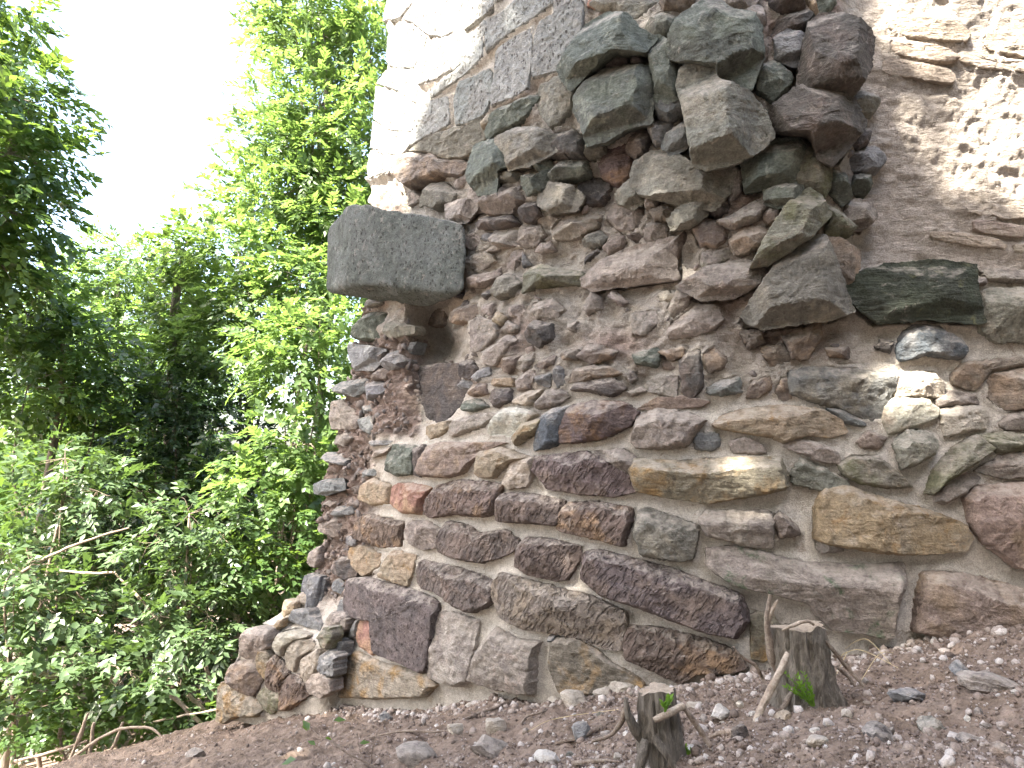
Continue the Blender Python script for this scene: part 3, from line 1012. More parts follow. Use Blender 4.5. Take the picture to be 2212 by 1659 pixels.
def build_stone(kind, prot, uv, name, idx):
    r = np.random.default_rng(1000 + idx)
    mat, base = KIND[kind]
    chunk = prot >= .14
    c_uv = uv.mean(0)
    back_c = hit(c_uv[0], c_uv[1])
    sl = float(slope(back_c[0]))
    # local frame: t along the wall, n out of it, up
    t = np.array([1, sl, 0]) / math.hypot(1, sl)
    n = np.array([t[1], -t[0], 0.0])
    ring = prot * (.38 if chunk else .1)
    c = back_c + n * ring
    # outline on the local plane
    d = ray(uv[:, 0], uv[:, 1])
    o = np.array([0, 0, CAMZ])
    Y = ((c - o) @ n) / (d @ n)
    if chunk: prot *= .8
    grow = 1.0 + (.010 if kind == 'a' else .022 if chunk else .007) / (np.abs(uv - c_uv).mean() * c[1] / FPX)
    uv = c_uv + (uv - c_uv) * grow
    d = ray(uv[:, 0], uv[:, 1])
    Y = ((c - o) @ n) / (d @ n)
    P = o + d * Y[:, None]
    a = (P - c) @ t; b = P[:, 2] - c[2]
    poly = np.stack([a, b], 1)
    area = .5 * abs(np.sum(poly[:, 0] * np.roll(poly[:, 1], -1) - poly[:, 1] * np.roll(poly[:, 0], -1)))
    per = np.hypot(*(np.roll(poly, -1, 0) - poly).T).sum()
    POLY2.append((np.stack([P[:, 0] - n[0] * ring, P[:, 2]], 1), prot, kind))
    na = int(np.clip(per / .0105, 28, 130))
    out = resample(poly, na, .06 if chunk else .035 if kind == 'a' else .10)
    # area centroid
    x0, y0 = out[:, 0], out[:, 1]; x1, y1 = np.roll(x0, -1), np.roll(y0, -1)
    cr = x0 * y1 - x1 * y0
    A = cr.sum() / 2
    cen = np.array([((x0 + x1) * cr).sum(), ((y0 + y1) * cr).sum()]) / (6 * A)
    out = out + (out - cen) / (np.linalg.norm(out - cen, axis=1)[:, None] + 1e-6) * (r.normal(0, .0025, na) + .004 * vnoise(np.stack([out[:, 0] * 25, out[:, 1] * 25, np.full(na, idx * 3.1)], 1), idx))[:, None]
    inr = 2 * area / per
    nr = int(np.clip(inr / .0095, 5, 18))
    rr = np.linspace(1, 0, nr + 1)[:-1] ** .92
    rr = np.concatenate([[1.0, .985, .955], rr[1:]]) if nr > 3 else rr
    rr = np.unique(np.round(rr, 4))[::-1]
    grid = cen + (out[None] - cen) * rr[:, None, None]
    fl = grid.reshape(-1, 2)
    _, dist = pip(out, fl)
    dist = np.where(np.repeat(rr, na) >= .9999, 0, dist)
    front = prot - ring
    W = float(np.ptp(out[:, 0])); H = float(np.ptp(out[:, 1]))
    bw = min(.014 + .16 * front, .5 * inr) if not chunk else min(.03 + .14 * front, .6 * inr)
    if kind in 'at': bw = .008
    if chunk: bw = .012
    q = np.clip(dist / bw, 0, 1)
    h = front * (.35 * q + .65 * np.sqrt(np.clip(1 - (1 - q) ** 2.0, 0, 1)))
    # broken planes
    rel = fl - cen
    if chunk:
        an = rel[:, 0] / (W / 2); bn = rel[:, 1] / (H / 2)
        dirs = [(r.uniform(-.5, -.05), r.uniform(.05, .5), 1, r.uniform(.52, .68)), (r.uniform(-.35, .35), -.9, r.uniform(.35, .6), r.uniform(.5, .72)),
                (.85, r.uniform(-.3, .3), .5, r.uniform(.55, .8)), (r.uniform(-.4, .4), .8, .5, r.uniform(.6, .85)), (-.8, r.uniform(-.3, .3), .45, r.uniform(.65, .9))]
        for _ in range(5):
            th = r.uniform(0, 2 * math.pi); q_ = r.uniform(.35, .95)
            dirs.append((math.cos(th) * q_, math.sin(th) * q_, math.sqrt(1 - q_ * q_) + .12, r.uniform(.68, .95)))
        for mx, my, mz, s_ in dirs:
            ll = math.sqrt(mx * mx + my * my + mz * mz)
            h = np.minimum(h, 1.25 * front * (s_ - (mx * an + my * bn) / ll) / (mz / ll))
        h = np.maximum(h, 0)
    elif kind != 'a' and name != 'wall_slab':
        for _ in range(6):
            th = r.uniform(0, 2 * math.pi)
            ext = .5 * (W * abs(math.cos(th)) + H * abs(math.sin(th)))
            g = r.uniform(.1, 1.3) * front / (ext + 1e-4)
            h = np.minimum(h, front * r.uniform(.75, 1.5) + (rel[:, 0] * math.cos(th) + rel[:, 1] * math.sin(th)) * g)
        tb_ = rel[:, 1] - np.interp(rel[:, 0], *upper_edge(out - cen))
        h = np.minimum(h, np.maximum(-tb_ + .006 + .012 * vnoise(np.stack([rel[:, 0] * 14, rel[:, 1] * 0, np.full(len(rel), idx * 3.3)], 1), idx), 0) * r.uniform(.75, 1.5))
        h = np.maximum(h, 0)
    inner = np.clip(dist / .02, 0, 1)
    p3 = np.stack([fl[:, 0], fl[:, 1], np.full(len(fl), idx * 7.7)], 1)
    amp = .006 if chunk else {'a': .005, 't': .006}.get(kind, .012)
    cell = np.floor(2.5 * fbm(p3 * np.array([9, 16, 1]), idx + 70, 2) + .5) / 2.5      # stepped, split faces
    nz = amp * fbm(p3 * (15 if not chunk else 11), idx, 3, .6) + .007 * fbm(p3 * 46, idx + 50, 2)
    if kind not in 'apcP': nz = nz + cell * (.005 + (.035 if chunk else .02) * min(front, .2))
    if kind in 'pc':            # chisel gouges
        ca = fl[:, 0] * .8 + fl[:, 1] * .6; cb = -fl[:, 0] * .6 + fl[:, 1] * .8
        g = vnoise(np.stack([ca * 42, cb * 15, p3[:, 2]], 1), idx + 9)
        nz = nz - .006 * np.clip(g * 1.8 - .1, 0, 1)
    if kind == 'P':
        g = vnoise(p3 * 62, idx + 3)
        nz = nz - .008 * np.clip(g * 2 - .5, 0, 1)
    h = h + nz * inner
    # edges crumble
    rows = [np.concatenate([grid[i], h.reshape(len(rr), na)[i][:, None]], 1) for i in range(len(rr))]
    deep = -(ring + (.14 if chunk else .09))
    skirt1 = np.concatenate([cen + (out - cen) * 1.01, np.full((na, 1), -.012)], 1)
    skirt2 = np.concatenate([cen + (out - cen) * (.97 if chunk else .99), np.full((na, 1), deep)], 1)
    allr = [skirt2, skirt1] + rows
    V = np.concatenate(allr + [np.array([[cen[0], cen[1], h.reshape(len(rr), na)[-1].mean()]]), np.array([[cen[0], cen[1], deep]])], 0)
    R = len(allr)
    # local object axes: x along wall, y into wall, z up
    L = np.stack([V[:, 0], -V[:, 2], V[:, 1]], 1)
    if chunk:                 # relief sheared towards the camera, so the traced outline holds in the image
        tc_ = -c + np.array([0, 0, CAMZ]); tc_ /= np.linalg.norm(tc_)
        nb = .35 * n + .65 * tc_; nb /= np.linalg.norm(nb)
        hz = V[:, 2]
        L = np.stack([V[:, 0] + hz * float(nb @ t), -hz * float(nb @ n), V[:, 1] + hz * nb[2]], 1)
    faces = []
    ccw = A > 0
    idxs = np.arange(na); nxt = (idxs + 1) % na
    for i in range(R - 1):
        q4 = np.stack([i * na + idxs, i * na + nxt, (i + 1) * na + nxt, (i + 1) * na + idxs], 1)
        faces += [tuple(x) if ccw else tuple(x[::-1]) for x in q4]
    top = R * na; bot = top + 1
    for k in range(na):
        f = ((R - 1) * na + k, (R - 1) * na + int(nxt[k]), top)
        faces.append(f if ccw else f[::-1])
        f = (int(nxt[k]), k, bot)
        faces.append(f if ccw else f[::-1])
    ob = mesh_obj(name, L, faces, MATS[mat], tower, sharp=30 if chunk else 38)
    M = Matrix(((t[0], -n[0], 0, c[0]), (t[1], -n[1], 0, c[1]), (0, 0, 1, c[2]), (0, 0, 0, 1)))
    ob.matrix_world = M
    vj = r.normal(0, .10)
    ob.color = tuple(max(.01, x * (1 + vj + r.normal(0, .016))) for x in base) + (1,)
    return ob


for i, (k_, p_, uv_, nm_) in enumerate(ALL):
    build_stone(k_, p_, uv_, nm_, i)


def build_quoin():
    """big squared block jutting out past the left edge"""
    # plan corners (x, y) of the block, heights from the picture
    p0 = at(760, 430, 5.02); p1 = at(1012, 480, 4.50); pl = at(704, 470, 5.42)
    p0b = at(760, 612, 5.02); p1b = at(1006, 636, 4.50)
    x0, y0 = p0[:2]; x1, y1 = p1[:2]; xl, yl = pl[:2]
    xr, yr = x1 + (xl - x0) * 1.1, y1 + (yl - y0) * 1.1 + .1
    NX, NY, NZ = 40, 24, 26
    corners = {}
    def P(a, b, c):
        fx = x0 * (1 - a) + x1 * a; fy = y0 * (1 - a) + y1 * a
        bx = xl * (1 - a) + xr * a; by = yl * (1 - a) + yr * a
        X = fx * (1 - b) + bx * b; Y = fy * (1 - b) + by * b
        zb = p0b[2] * (1 - a) + p1b[2] * a; zt = p0[2] * (1 - a) + p1[2] * a
        zb = zb + .02 * b; zt = zt - .06 * b * (1 - a)
        return X, Y, zb * (1 - c) + zt * c
    bm = bmesh.new()
    bmesh.ops.create_cube(bm, size=2)
    bmesh.ops.subdivide_edges(bm, edges=bm.edges[:], cuts=26, use_grid_fill=True)
    co = np.array([v.co[:] for v in bm.verts])
    # round the edges: superellipse
    q = np.abs(co) ** 13
    r = q.sum(1) ** (1 / 13)
    co = co / r[:, None]
    abc = (co + 1) / 2
    X, Y, Z = P(abc[:, 0], abc[:, 1], abc[:, 2])
    V = np.stack([X, Y, Z], 1)
    cen = V.mean(0)
    nr = (V - cen) / np.linalg.norm(V - cen, axis=1)[:, None]
    V = V + nr * (.026 * fbm(V * 4.5, 71, 5, .6) + .008 * fbm(V * 30, 75, 3) - .022 * np.clip(vnoise(V * 9, 78) * 1.8 - .8, 0, 1))[:, None]
    for v, c in zip(bm.verts, V - cen): v.co = Vector(c)
    me = bpy.data.meshes.new('corner_stone'); bm.to_mesh(me); bm.free()
    me.polygons.foreach_set('use_smooth', np.ones(len(me.polygons), bool))
    me.materials.append(MATS['quoin'])
    o = bpy.data.objects.new('corner_stone', me); COL.objects.link(o); o.parent = tower
    o.location = cen
    o.color = (.135, .147, .14, 1)


build_quoin()


def build_body():
    """lime mortar and torn rubble core that carry the stones: front relief, ends, top and back closed"""
    zs = np.concatenate([np.arange(-.55, .1, .05), np.arange(.1, 4.3, .0125), np.arange(4.3, 6.2, .06)])
    nx = 460
    s = np.linspace(0, 1, nx)
    XL = x_left(zs)[:, None]
    XR = 5.2
    s2 = np.where(s < .93, s / .93 * .0, 0)
    w = np.where(s < .9, s / .9, 1.0)
    X = XL + (2.75 - XL) * w[None] + np.where(s > .9, (s - .9) / .1, 0)[None] * (XR - 2.75)
    Z = np.broadcast_to(zs[:, None], X.shape).copy()
    Y0 = plan(X)
    base = np.stack([X, Y0, Z], -1).reshape(-1, 3)
    u, v = proj(base)
    off = wall_off(u, v)
    # zones
    core = sstep(870, 800, v + 40 * vnoise(np.stack([u / 90, v / 90, 0 * u], 1), 4)) * sstep(880, 960, u + .25 * v) * sstep(1960, 1800, u)
    core = np.where((v < 300) & (u < 1250), core * sstep(-60, 60, (v - 330) + (u - 930) * .62), core)
    leftend = sstep(840, 780, u) * sstep(630, 680, v) * sstep(1340, 1270, v)
    leftend = np.maximum(leftend, sstep(920, 890, u + .0 * v) * sstep(700, 740, v) * sstep(960, 930, v))
    core = np.maximum(core, leftend)
    rend = sstep(1830, 1930, u) * sstep(600, 560, v)
    core = core * (1 - rend)
    p = base
    rough = fbm(p * 6, 21, 5, .6); fine = fbm(p * 24, 25, 4, .6)
    rid = 1 - np.abs(fbm(p * np.array([9, 9, 15]), 29, 3)) * 2
    h = off - .022 + .010 * rough + .0035 * fine
    h = h + core * (.055 * rough + (.012 + .035 * leftend) * fine + .010 * (rid - .4))
    lam = fbm(p * np.array([7, 7, 19]) + np.stack([0 * p[:, 0], 0 * p[:, 0], p[:, 0] * 2.5], 1), 33, 4, .6)
    h = h + rend * (.016 * rough + .011 * np.clip(lam * 1.8, -.6, .6) + .013 * fine)
    # mortar meets the stones: a soft fillet up to each edge, hollow behind the stone
    ins_any = np.zeros(len(p), bool)
    fil = np.zeros(len(p))
    xz = p[:, [0, 2]]
    for poly, prot, kd in POLY2:
        lo = poly.min(0) - .07; hi = poly.max(0) + .07
        m = np.where((xz[:, 0] > lo[0]) & (xz[:, 0] < hi[0]) & (xz[:, 1] > lo[1]) & (xz[:, 1] < hi[1]))[0]
        if len(m) == 0: continue
        ins, d = pip(poly, xz[m])
        deep = ins & (d > .008)
        ins_any[m[deep]] = True
        f = np.where(ins, 1.0, np.exp(-(d / .022)))
        fil[m] = np.maximum(fil[m], f * ((prot * .95 + .017) if kd == 'a' else (prot + .014) if kd == 't' else min(prot * .3 + .006, .024)))
    h = h + fil
    h = np.where(ins_any, h - .035, h)
    nrm = np.stack([slope(p[:, 0]), -np.ones(len(p)), np.zeros(len(p))], 1)
    nrm /= np.hypot(nrm[:, 0], nrm[:, 1])[:, None]
    # ragged left end
    rag = np.exp(-(X - XL).ravel() / .12)
    F = p + np.array([0, -1, 0]) * off[:, None] + nrm * (h - off)[:, None]
    F = F + np.array([-1, .3, 0]) * (rag * (.035 * rough + .02 * fine))[:, None]
    nz = len(zs)
    a = (np.arange(nz - 1)[:, None] * nx + np.arange(nx - 1)[None]).ravel()
    quads = [np.stack([a, a + 1, a + nx + 1, a + nx], 1)]
    # back and ends: an offset copy of the rim, coarse
    F3 = F.reshape(nz, nx, 3)
    # left return: several columns going back from the left edge
    nb = 14
    ret = []
    for k in range(1, nb + 1):
        t = k / nb
        q = F3[:, 0] + np.array([.25, 1.0, 0]) * (t * 1.6)
        q = q + np.array([-.8, .3, .2]) * (.09 * fbm(q * 4, 41, 4)[:, None])
        ret.append(q)
    V = [F]
    off0 = len(F)
    for q in ret: V.append(q)
    idc = [np.arange(nz) * nx] + [off0 + k * nz + np.arange(nz) for k in range(nb)]
    for k in range(nb):
        A, B = idc[k], idc[k + 1]
        quads.append(np.stack([B[:-1], A[:-1], A[1:], B[1:]], 1))
    # back face and right end
    last = idc[-1]
    rb = off0 + nb * nz + np.arange(nz)
    right = np.arange(nz) * nx + nx - 1
    V.append(F3[:, -1] + np.array([0, 1.8, 0]))
    quads.append(np.stack([rb[:-1], last[:-1], last[1:], rb[1:]], 1))
    quads.append(np.stack([right[:-1], rb[:-1], rb[1:], right[1:]], 1))
    V = np.concatenate(V, 0)
    faces = np.concatenate(quads, 0)
    o = mesh_obj('mortar_core', V, faces, MORTAR, tower)
    me = o.data
    patch = sstep(.05, .35, fbm(p * 2.6, 88, 4)) * .75 + .15
    hol = np.exp(-((u - 1700) / 130) ** 2 - ((v - 735) / 45) ** 2) + np.exp(-((u - 1330) / 90) ** 2 - ((v - 740) / 40) ** 2)
    earth = np.clip(core * np.maximum(leftend, np.maximum(patch, hol)), 0, 1)
    for nm, arr in (('core', core), ('render', rend), ('earth', earth)):
        at_ = me.attributes.new(nm, 'FLOAT', 'POINT')
        full = np.zeros(len(V), np.float32); full[:len(arr)] = arr
        if nm in ('core', 'earth'): full[len(arr):] = 1
        at_.data.foreach_set('value', full)
    # top lid
    top = [int((nz - 1) * nx + i) for i in range(nx)]
    lid_v = [V[i] for i in top] + [V[idc[k][-1]] for k in range(1, nb + 1)] + [V[rb[-1]]]
    n0 = nx
    lid = list(range(nx)) + [nx + nb] + [nx + k for k in range(nb - 1, -1, -1)]
    mesh_obj('wall_head', np.array(lid_v), [tuple(lid)], MORTAR, tower, smooth=False)
    return F, core, ins_any, u, v, leftend, rend


BODY = build_body()


def ico(sub=1):
    bm = bmesh.new(); bmesh.ops.create_icosphere(bm, subdivisions=sub, radius=1)
    v = np.array([q.co[:] for q in bm.verts]); f = np.array([[w.index for w in q.verts] for q in bm.faces]); bm.free()
    return v, f


ICO1, ICF1 = ico(1); ICO2, ICF2 = ico(2); ICO3, ICF3 = ico(3)
OCT = np.array([(1, 0, 0), (-1, 0, 0), (0, 1, 0), (0, -1, 0), (0, 0, 1), (0, 0, -1)], float)
OCF = np.array([(0, 2, 4), (2, 1, 4), (1, 3, 4), (3, 0, 4), (2, 0, 5), (1, 2, 5), (3, 1, 5), (0, 3, 5)])


def scatter_lumps(name, P, S, V, F, mat, r, parent=None, jit=.28, flat=(.5, 1.0)):
    n = len(P)
    q = r.normal(size=(n, 4)); q /= np.linalg.norm(q, axis=1)[:, None]
    w, x, y, z = q.T
    R = np.stack([np.stack([1 - 2 * (y * y + z * z), 2 * (x * y - z * w), 2 * (x * z + y * w)], -1),
                  np.stack([2 * (x * y + z * w), 1 - 2 * (x * x + z * z), 2 * (y * z - x * w)], -1),
                  np.stack([2 * (x * z - y * w), 2 * (y * z + x * w), 1 - 2 * (x * x + y * y)], -1)], 1)
    sc = np.stack([r.uniform(*flat, n), r.uniform(.7, 1.1, n), r.uniform(.8, 1.3, n)], 1)
    v = V[None] * (1 + r.uniform(-jit, jit, (n, len(V), 1)))
    v = np.sign(v) * np.abs(v) ** .8
    v = v * sc[:, None] * S[:, None, None]
    v = np.einsum('nij,nkj->nki', R, v) + P[:, None]
    f = (F[None] + (np.arange(n) * len(V))[:, None, None]).reshape(-1, F.shape[1])
    return mesh_obj(name, v.reshape(-1, 3), f, mat, parent, smooth=False)


def build_chips():
    F, core, ins, u, v, le, rend = BODY
    r = np.random.default_rng(77)
    m = np.where((core > .6) & ~ins & (u > 640) & (u < 1900) & (v > 250) & (v < 1320))[0]
    wgt = np.where(le[m] > .4, 3.0, .22); wgt /= wgt.sum()
    pick = r.choice(m, 520, replace=False, p=wgt)
    S = r.uniform(.35, 1.0, 520) ** 2.4 * .042
    o = scatter_lumps('rubble_chips', F[pick] + np.array([0, .006, 0]), S, ICO1, ICF1, CHIP, r, tower, .36, (.25, .65))
    o['kind'] = 'stuff'


build_chips()

# ================================================================ loose stones and gravel
def gravel():
    r = np.random.default_rng(3)
    def pts(n, near):
        y = r.uniform(1.0, 6.6, n * 3) if not near else r.uniform(1.0, 4.6, n * 3)
        x = r.uniform(-1, 1, n * 3) * (y * .78 + .3)
        p = np.stack([x, y, 0 * x], 1)
        d = .5 + .5 * fbm(p * 1.6, 61, 3)
        right = sstep(-1.2, .6, x)
        keep = r.random(n * 3) < (d ** 1.5) * (.42 + .8 * right) * (1.0 if near else .8)
        keep &= (y < plan(np.clip(x, -3.6, 5.5)) + .02) | (x < -2.7)
        p = p[keep][:n]
        p[:, 2] = gz(p[:, 0], p[:, 1])
        return p
    P = pts(14000, False); S = .004 + .017 * r.random(len(P)) ** 5
    P[:, 2] += S * .25
    g = scatter_lumps('gravel', P, S, ICO1, ICF1, GRAV, r, None, .33)
    tag(g, 'pale crushed limestone gravel strewn over the soil', None, None, 'stuff')
    # mortar droppings and grit along the foot of the wall
    n = 2600
    x = r.uniform(-1.6, 2.9, n)
    y = plan(x) - .07 - r.exponential(.10, n)
    P = np.stack([x, y, gz(x, y)], 1); S = .005 + .020 * r.random(n) ** 4
    P[:, 2] += S * .2
    g = scatter_lumps('mortar_rubble', P, S, ICO1, ICF1, GRAV, r, None, .33)
    tag(g, 'pale bits of fallen mortar along the foot of the wall', None, None, 'stuff')
    P = pts(75000, False); S = .0022 + .0075 * r.random(len(P)) ** 2.2
    P[:, 2] += S * .3
    g = scatter_lumps('soil_crumbs', P, S, OCT, OCF, CRUMB, r, None, .3)
    tag(g, 'small crumbs of soil and grit lying on the ground', None, None, 'stuff')


gravel()


def loose_stone(u, v, wpx, hpx, kind, label, seed, sub=3, group='loose stones lying on the soil'):
    p = ground_pt(u, v)
    p[2] = float(gz(p[0], p[1])[0])
    r = np.random.default_rng(seed + 500)
    rad = wpx * p[1] / FPX / 2; hh = hpx * p[1] / FPX / 2
    V, F = (ICO3, ICF3) if sub == 3 else (ICO2, ICF2)
    vv = V * np.array([rad, rad * r.uniform(.7, 1.0), hh * 1.15])
    for _ in range(13):                    # broken faces
        d = r.normal(size=3); d /= np.linalg.norm(d)
        e = np.abs(vv @ d).max() * r.uniform(.55, .85)
        s = vv @ d
        vv = vv - np.maximum(s - e, 0)[:, None] * d
    vv = vv + V * (rad * .14 * fbm(V * 3.6, seed, 5, .75))[:, None]
    o = mesh_obj('loose_stone', vv, F, MATS[KIND[kind][0]], None, sharp=35)
    o.location = p + np.array([0, 0, hh * .36])
    o.rotation_euler = (r.normal(0, .12), r.normal(0, .12), r.uniform(-.5, .5))
    o.color = (*KIND[kind][1], 1)
    tag(o, label, 'stone', group)
    return o


LOOSE = [
    (1252, 1492, 50, 44, 'W', 'white angular lump lying at the wall foot left of the shorter stump'),
    (1300, 1500, 40, 30, 'w', 'small pale lump just right of the white lump at the wall foot'),
    (1345, 1490, 70, 34, 'w', 'flat pale stone at the wall foot under the ochre bottom course'),
    (1196, 1505, 42, 20, 'W', 'flat white chip near the wall foot below the yellowish stone'),
    (826, 1497, 32, 30, 'B', 'bluish round pebble by the foot of the wall corner'),
    (757, 1518, 24, 24, 'b', 'small dark brown round stone by the foot of the corner'),
    (686, 1512, 30, 22, 'W', 'small bright white pebble below the left stub of wall'),
    (835, 1545, 34, 26, 'B', 'grey pebble in the middle of the bare soil left of the long twig'),
    (1058, 1612, 90, 50, 'k', 'broad pinkish stone in the gravel at the bottom middle'),
    (900, 1640, 105, 50, 'k', 'large flat tan stone at the bottom edge of the ground'),
    (985, 1586, 46, 26, 'w', 'long pale chip lying left of the broad pinkish stone'),
    (1070, 1580, 62, 40, 'w', 'pale rounded lump behind the broad pinkish stone'),
    (1180, 1630, 66, 44, 'W', 'white knobbly stone left of the shorter stump base'),
    (1255, 1585, 44, 52, 'B', 'upright grey stone beside the forked twig of the shorter stump'),
    (1240, 1520, 70, 34, 'w', 'pale slab tilted in the gravel behind the shorter stump'),
    (1893, 1608, 78, 60, 'd', 'dark charcoal round stone among gravel at lower right'),
    (2160, 1640, 56, 40, 'n', 'brown stone in the bottom right corner of the ground'),
    (2075, 1450, 44, 40, 'B', 'small bluish pointed stone on the slope at right'),
    (1960, 1505, 90, 30, 'B', 'flat grey stone lying in the middle of the right slope'),
    (2130, 1480, 150, 44, 'k', 'long flat pinkish slab half sunk in the right slope'),
    (2010, 1545, 80, 36, 'g', 'grey angular stone below the flat stone on the right slope'),
    (1770, 1650, 50, 34, 'w', 'white stone at the bottom edge right of the taller stump'),
    (1600, 1622, 44, 34, 'd', 'brownish round stone beneath the pale stick of the taller stump'),
    (1560, 1560, 60, 34, 'W', 'white stone in the gravel between the two stumps'),
    (1500, 1530, 50, 30, 'w', 'pale stone just right of the shorter stump top'),
    (1690, 1560, 40, 30, 'o', 'small yellowish stone in front of the taller stump'),
    (2090, 1600, 50, 30, 'k', 'pinkish pebble on the lower part of the right slope'),
    (1830, 1560, 34, 26, 'w', 'small pale pebble above the charcoal round stone'),
    (16, 1618, 70, 60, 'g', 'grey broken stone at the far left edge of the ground'),
    (265, 1598, 50, 26, 'B', 'grey stone by the dead branches on the brow'),
    (170, 1632, 80, 26, 'g', 'long low grey stone near the left edge of the soil'),
    (420, 1640, 46, 26, 'k', 'flat stone at the bottom of the bare soil left of middle'),
    (560, 1530, 50, 24, 'w', 'pale chip below the grey block of the wall stub'),
]
for i, (u_, v_, w_, h_, k_, lab) in enumerate(LOOSE):
    loose_stone(u_, v_, w_, h_, k_, lab, i)

# a few dozen plain pebbles nothing tells apart
for i in range(36):
    r_ = np.random.default_rng(900 + i)
    u_ = 1000 + 1200 * r_.random() ** .8; v_ = r_.uniform(1520, 1655) - 60 * (u_ > 1800)
    loose_stone(u_, v_, r_.uniform(14, 30), r_.uniform(10, 20), r_.choice(list('wwWWkgkb')), 'small pebble the size of a walnut lying in the gravel', 3000 + i, 2, 'walnut sized pebbles in the gravel')

# ================================================================ stumps, twigs, straw
def pl(pts, base_y, dy=None):
    """picture points at a given depth (plus per point offsets)"""
    out = []
    for i, (u, v) in enumerate(pts):
        out.append(at(u, v, base_y + (dy[i] if dy is not None else 0)))
    return np.array(out)


def rad_px(px, Y): return px / FPX * Y / 2


def stump(name, label, ub, vb, top, wpx_b, wpx_t, seed, flare=1.25):
    g = ground_pt(ub, vb)
    Y = g[1]
    t = at(top[0], top[1], Y)
    root = thing('tree_stump', label, 'stump', g, 'cut stumps in front of the wall')
    V = []; F = []
    nseg, nh = 56, 26
    for i in range(nh + 1):
        f = i / nh
        c = g * (1 - f) + t * f
        w = rad_px(wpx_b * (1 - f) + wpx_t * f, Y) * (1 + (flare - 1) * math.exp(-f * 6))
        for k in range(nseg):
            th = 2 * math.pi * k / nseg
            V.append((c[0] + w * math.cos(th) - g[0], c[1] + w * math.sin(th) - g[1], c[2] - g[2] + (-.05 if i == 0 else 0)))
    V = np.array(V)
    rad = V - np.array([0, 0, 0]); rad[:, 2] = 0
    th = np.tile(np.arange(nseg) * 2 * math.pi / nseg, nh + 1)
    zz = V[:, 2]
    ridge = fbm(np.stack([np.cos(th) * 5.5, np.sin(th) * 5.5, zz * 5], 1), seed, 4, .65)
    lump = fbm(np.stack([np.cos(th) * 1.3, np.sin(th) * 1.3, zz * 9], 1), seed + 8, 2)
    out = np.stack([np.cos(th), np.sin(th), 0 * th], 1)
    V = V + out * (rad_px(wpx_t, Y) * (.34 * (1 - 2.2 * np.abs(ridge)) + .20 * lump))[:, None]
    topi = np.arange(nh * nseg, (nh + 1) * nseg)
    V[topi, 2] += .012 * vnoise(np.stack([np.cos(th[topi]) * 2, np.sin(th[topi]) * 2, 0 * th[topi]], 1), seed + 2) + .10 * rad_px(wpx_t, Y) * np.cos(th[topi] + .6)
    idx = np.arange(nseg); nx_ = (idx + 1) % nseg
    faces = []
    for i in range(nh):
        faces += [tuple(q) for q in np.stack([i * nseg + idx, i * nseg + nx_, (i + 1) * nseg + nx_, (i + 1) * nseg + idx], 1)]
    mesh_obj('trunk', V, faces, BARK, root, sharp=45)
    tv = V[topi]; cc = tv.mean(0)
    rings = [tv]
    for s in (.8, .55, .3):
        q = cc + (tv - cc) * s; q[:, 2] += .004 * vnoise(q * 60, seed); rings.append(q)
    TV = np.concatenate(rings + [cc[None]], 0); TF = []
    for i in range(3):
        TF += [tuple(q) for q in np.stack([i * nseg + idx, i * nseg + nx_, (i + 1) * nseg + nx_, (i + 1) * nseg + idx], 1)]
    TF += [(3 * nseg + int(a), 3 * nseg + int(b), 4 * nseg) for a, b in zip(idx, nx_)]
    mesh_obj('cut_top', TV, TF, CUT, root)
    return root, g, Y


def twig(root, g, pts, wid, Y, dy=None, mat=TWIG, name='side_twig', seed=0):
    P = pl(pts, Y, dy)
    tb = Tubes()
    tb.add(P, [rad_px(w, Y) for w in wid], 8, sub=5)
    return tb.build(name, mat, root, rough=.0022, freq=60, seed=seed, loc=g)


st1, g1, Y1 = stump('s1', 'taller weathered stump with a green shoot at its foot and pale forked side stick', 1742, 1512, (1722, 1352), 104, 82, 31)
twig(st1, g1, [(1664, 1284), (1657, 1335), (1661, 1380), (1668, 1420), (1692, 1462)], [7, 12, 15, 20, 24], Y1, [-.02, -.02, -.01, 0, .02], TWIG, 'side_twig', 1)
twig(st1, g1, [(1680, 1296), (1668, 1318), (1660, 1345)], [5, 8, 9], Y1, [-.03, -.03, -.02], DRYWOOD, 'splinter', 2)
twig(st1, g1, [(1702, 1412), (1690, 1440), (1662, 1495), (1638, 1545), (1628, 1585), (1602, 1612)], [11, 15, 15, 14, 13, 10], Y1, [-.09, -.11, -.13, -.15, -.18, -.24], DRYWOOD, 'pale_stick', 3)
twig(st1, g1, [(1714, 1490), (1690, 1530), (1664, 1568), (1650, 1600), (1610, 1618)], [9, 11, 12, 12, 9], Y1, [-.10, -.13, -.17, -.22, -.27], TWIG, 'side_twig', 4)
twig(st1, g1, [(1762, 1352), (1790, 1392), (1822, 1432), (1866, 1484)], [5, 7, 9, 6], Y1, [-.05, -.06, -.06, -.08], TWIG, 'side_twig', 5)
twig(st1, g1, [(1808, 1440), (1832, 1462), (1848, 1482)], [7, 8, 6], Y1, [0, 0, -.02], TWIG, 'side_twig', 6)
twig(st1, g1, [(1584, 1397), (1604, 1420), (1632, 1438), (1648, 1468)], [4, 6, 8, 8], Y1, [.1, .1, .1, .1], TWIG, 'side_twig', 7)
twig(st1, g1, [(1690, 1362), (1712, 1352), (1742, 1342), (1758, 1350)], [4, 6, 7, 5], Y1, [-.08, -.09, -.09, -.08], DRYWOOD, 'bark_strip', 8)
twig(st1, g1, [(1693, 1455), (1702, 1520), (1712, 1560)], [22, 20, 14], Y1, [-.05, -.07, -.09], BARK, 'root_flare', 9)
twig(st1, g1, [(1770, 1370), (1790, 1430), (1800, 1500)], [8, 13, 12], Y1, [-.02, -.03, -.05], BARK, 'bark_strip', 10)

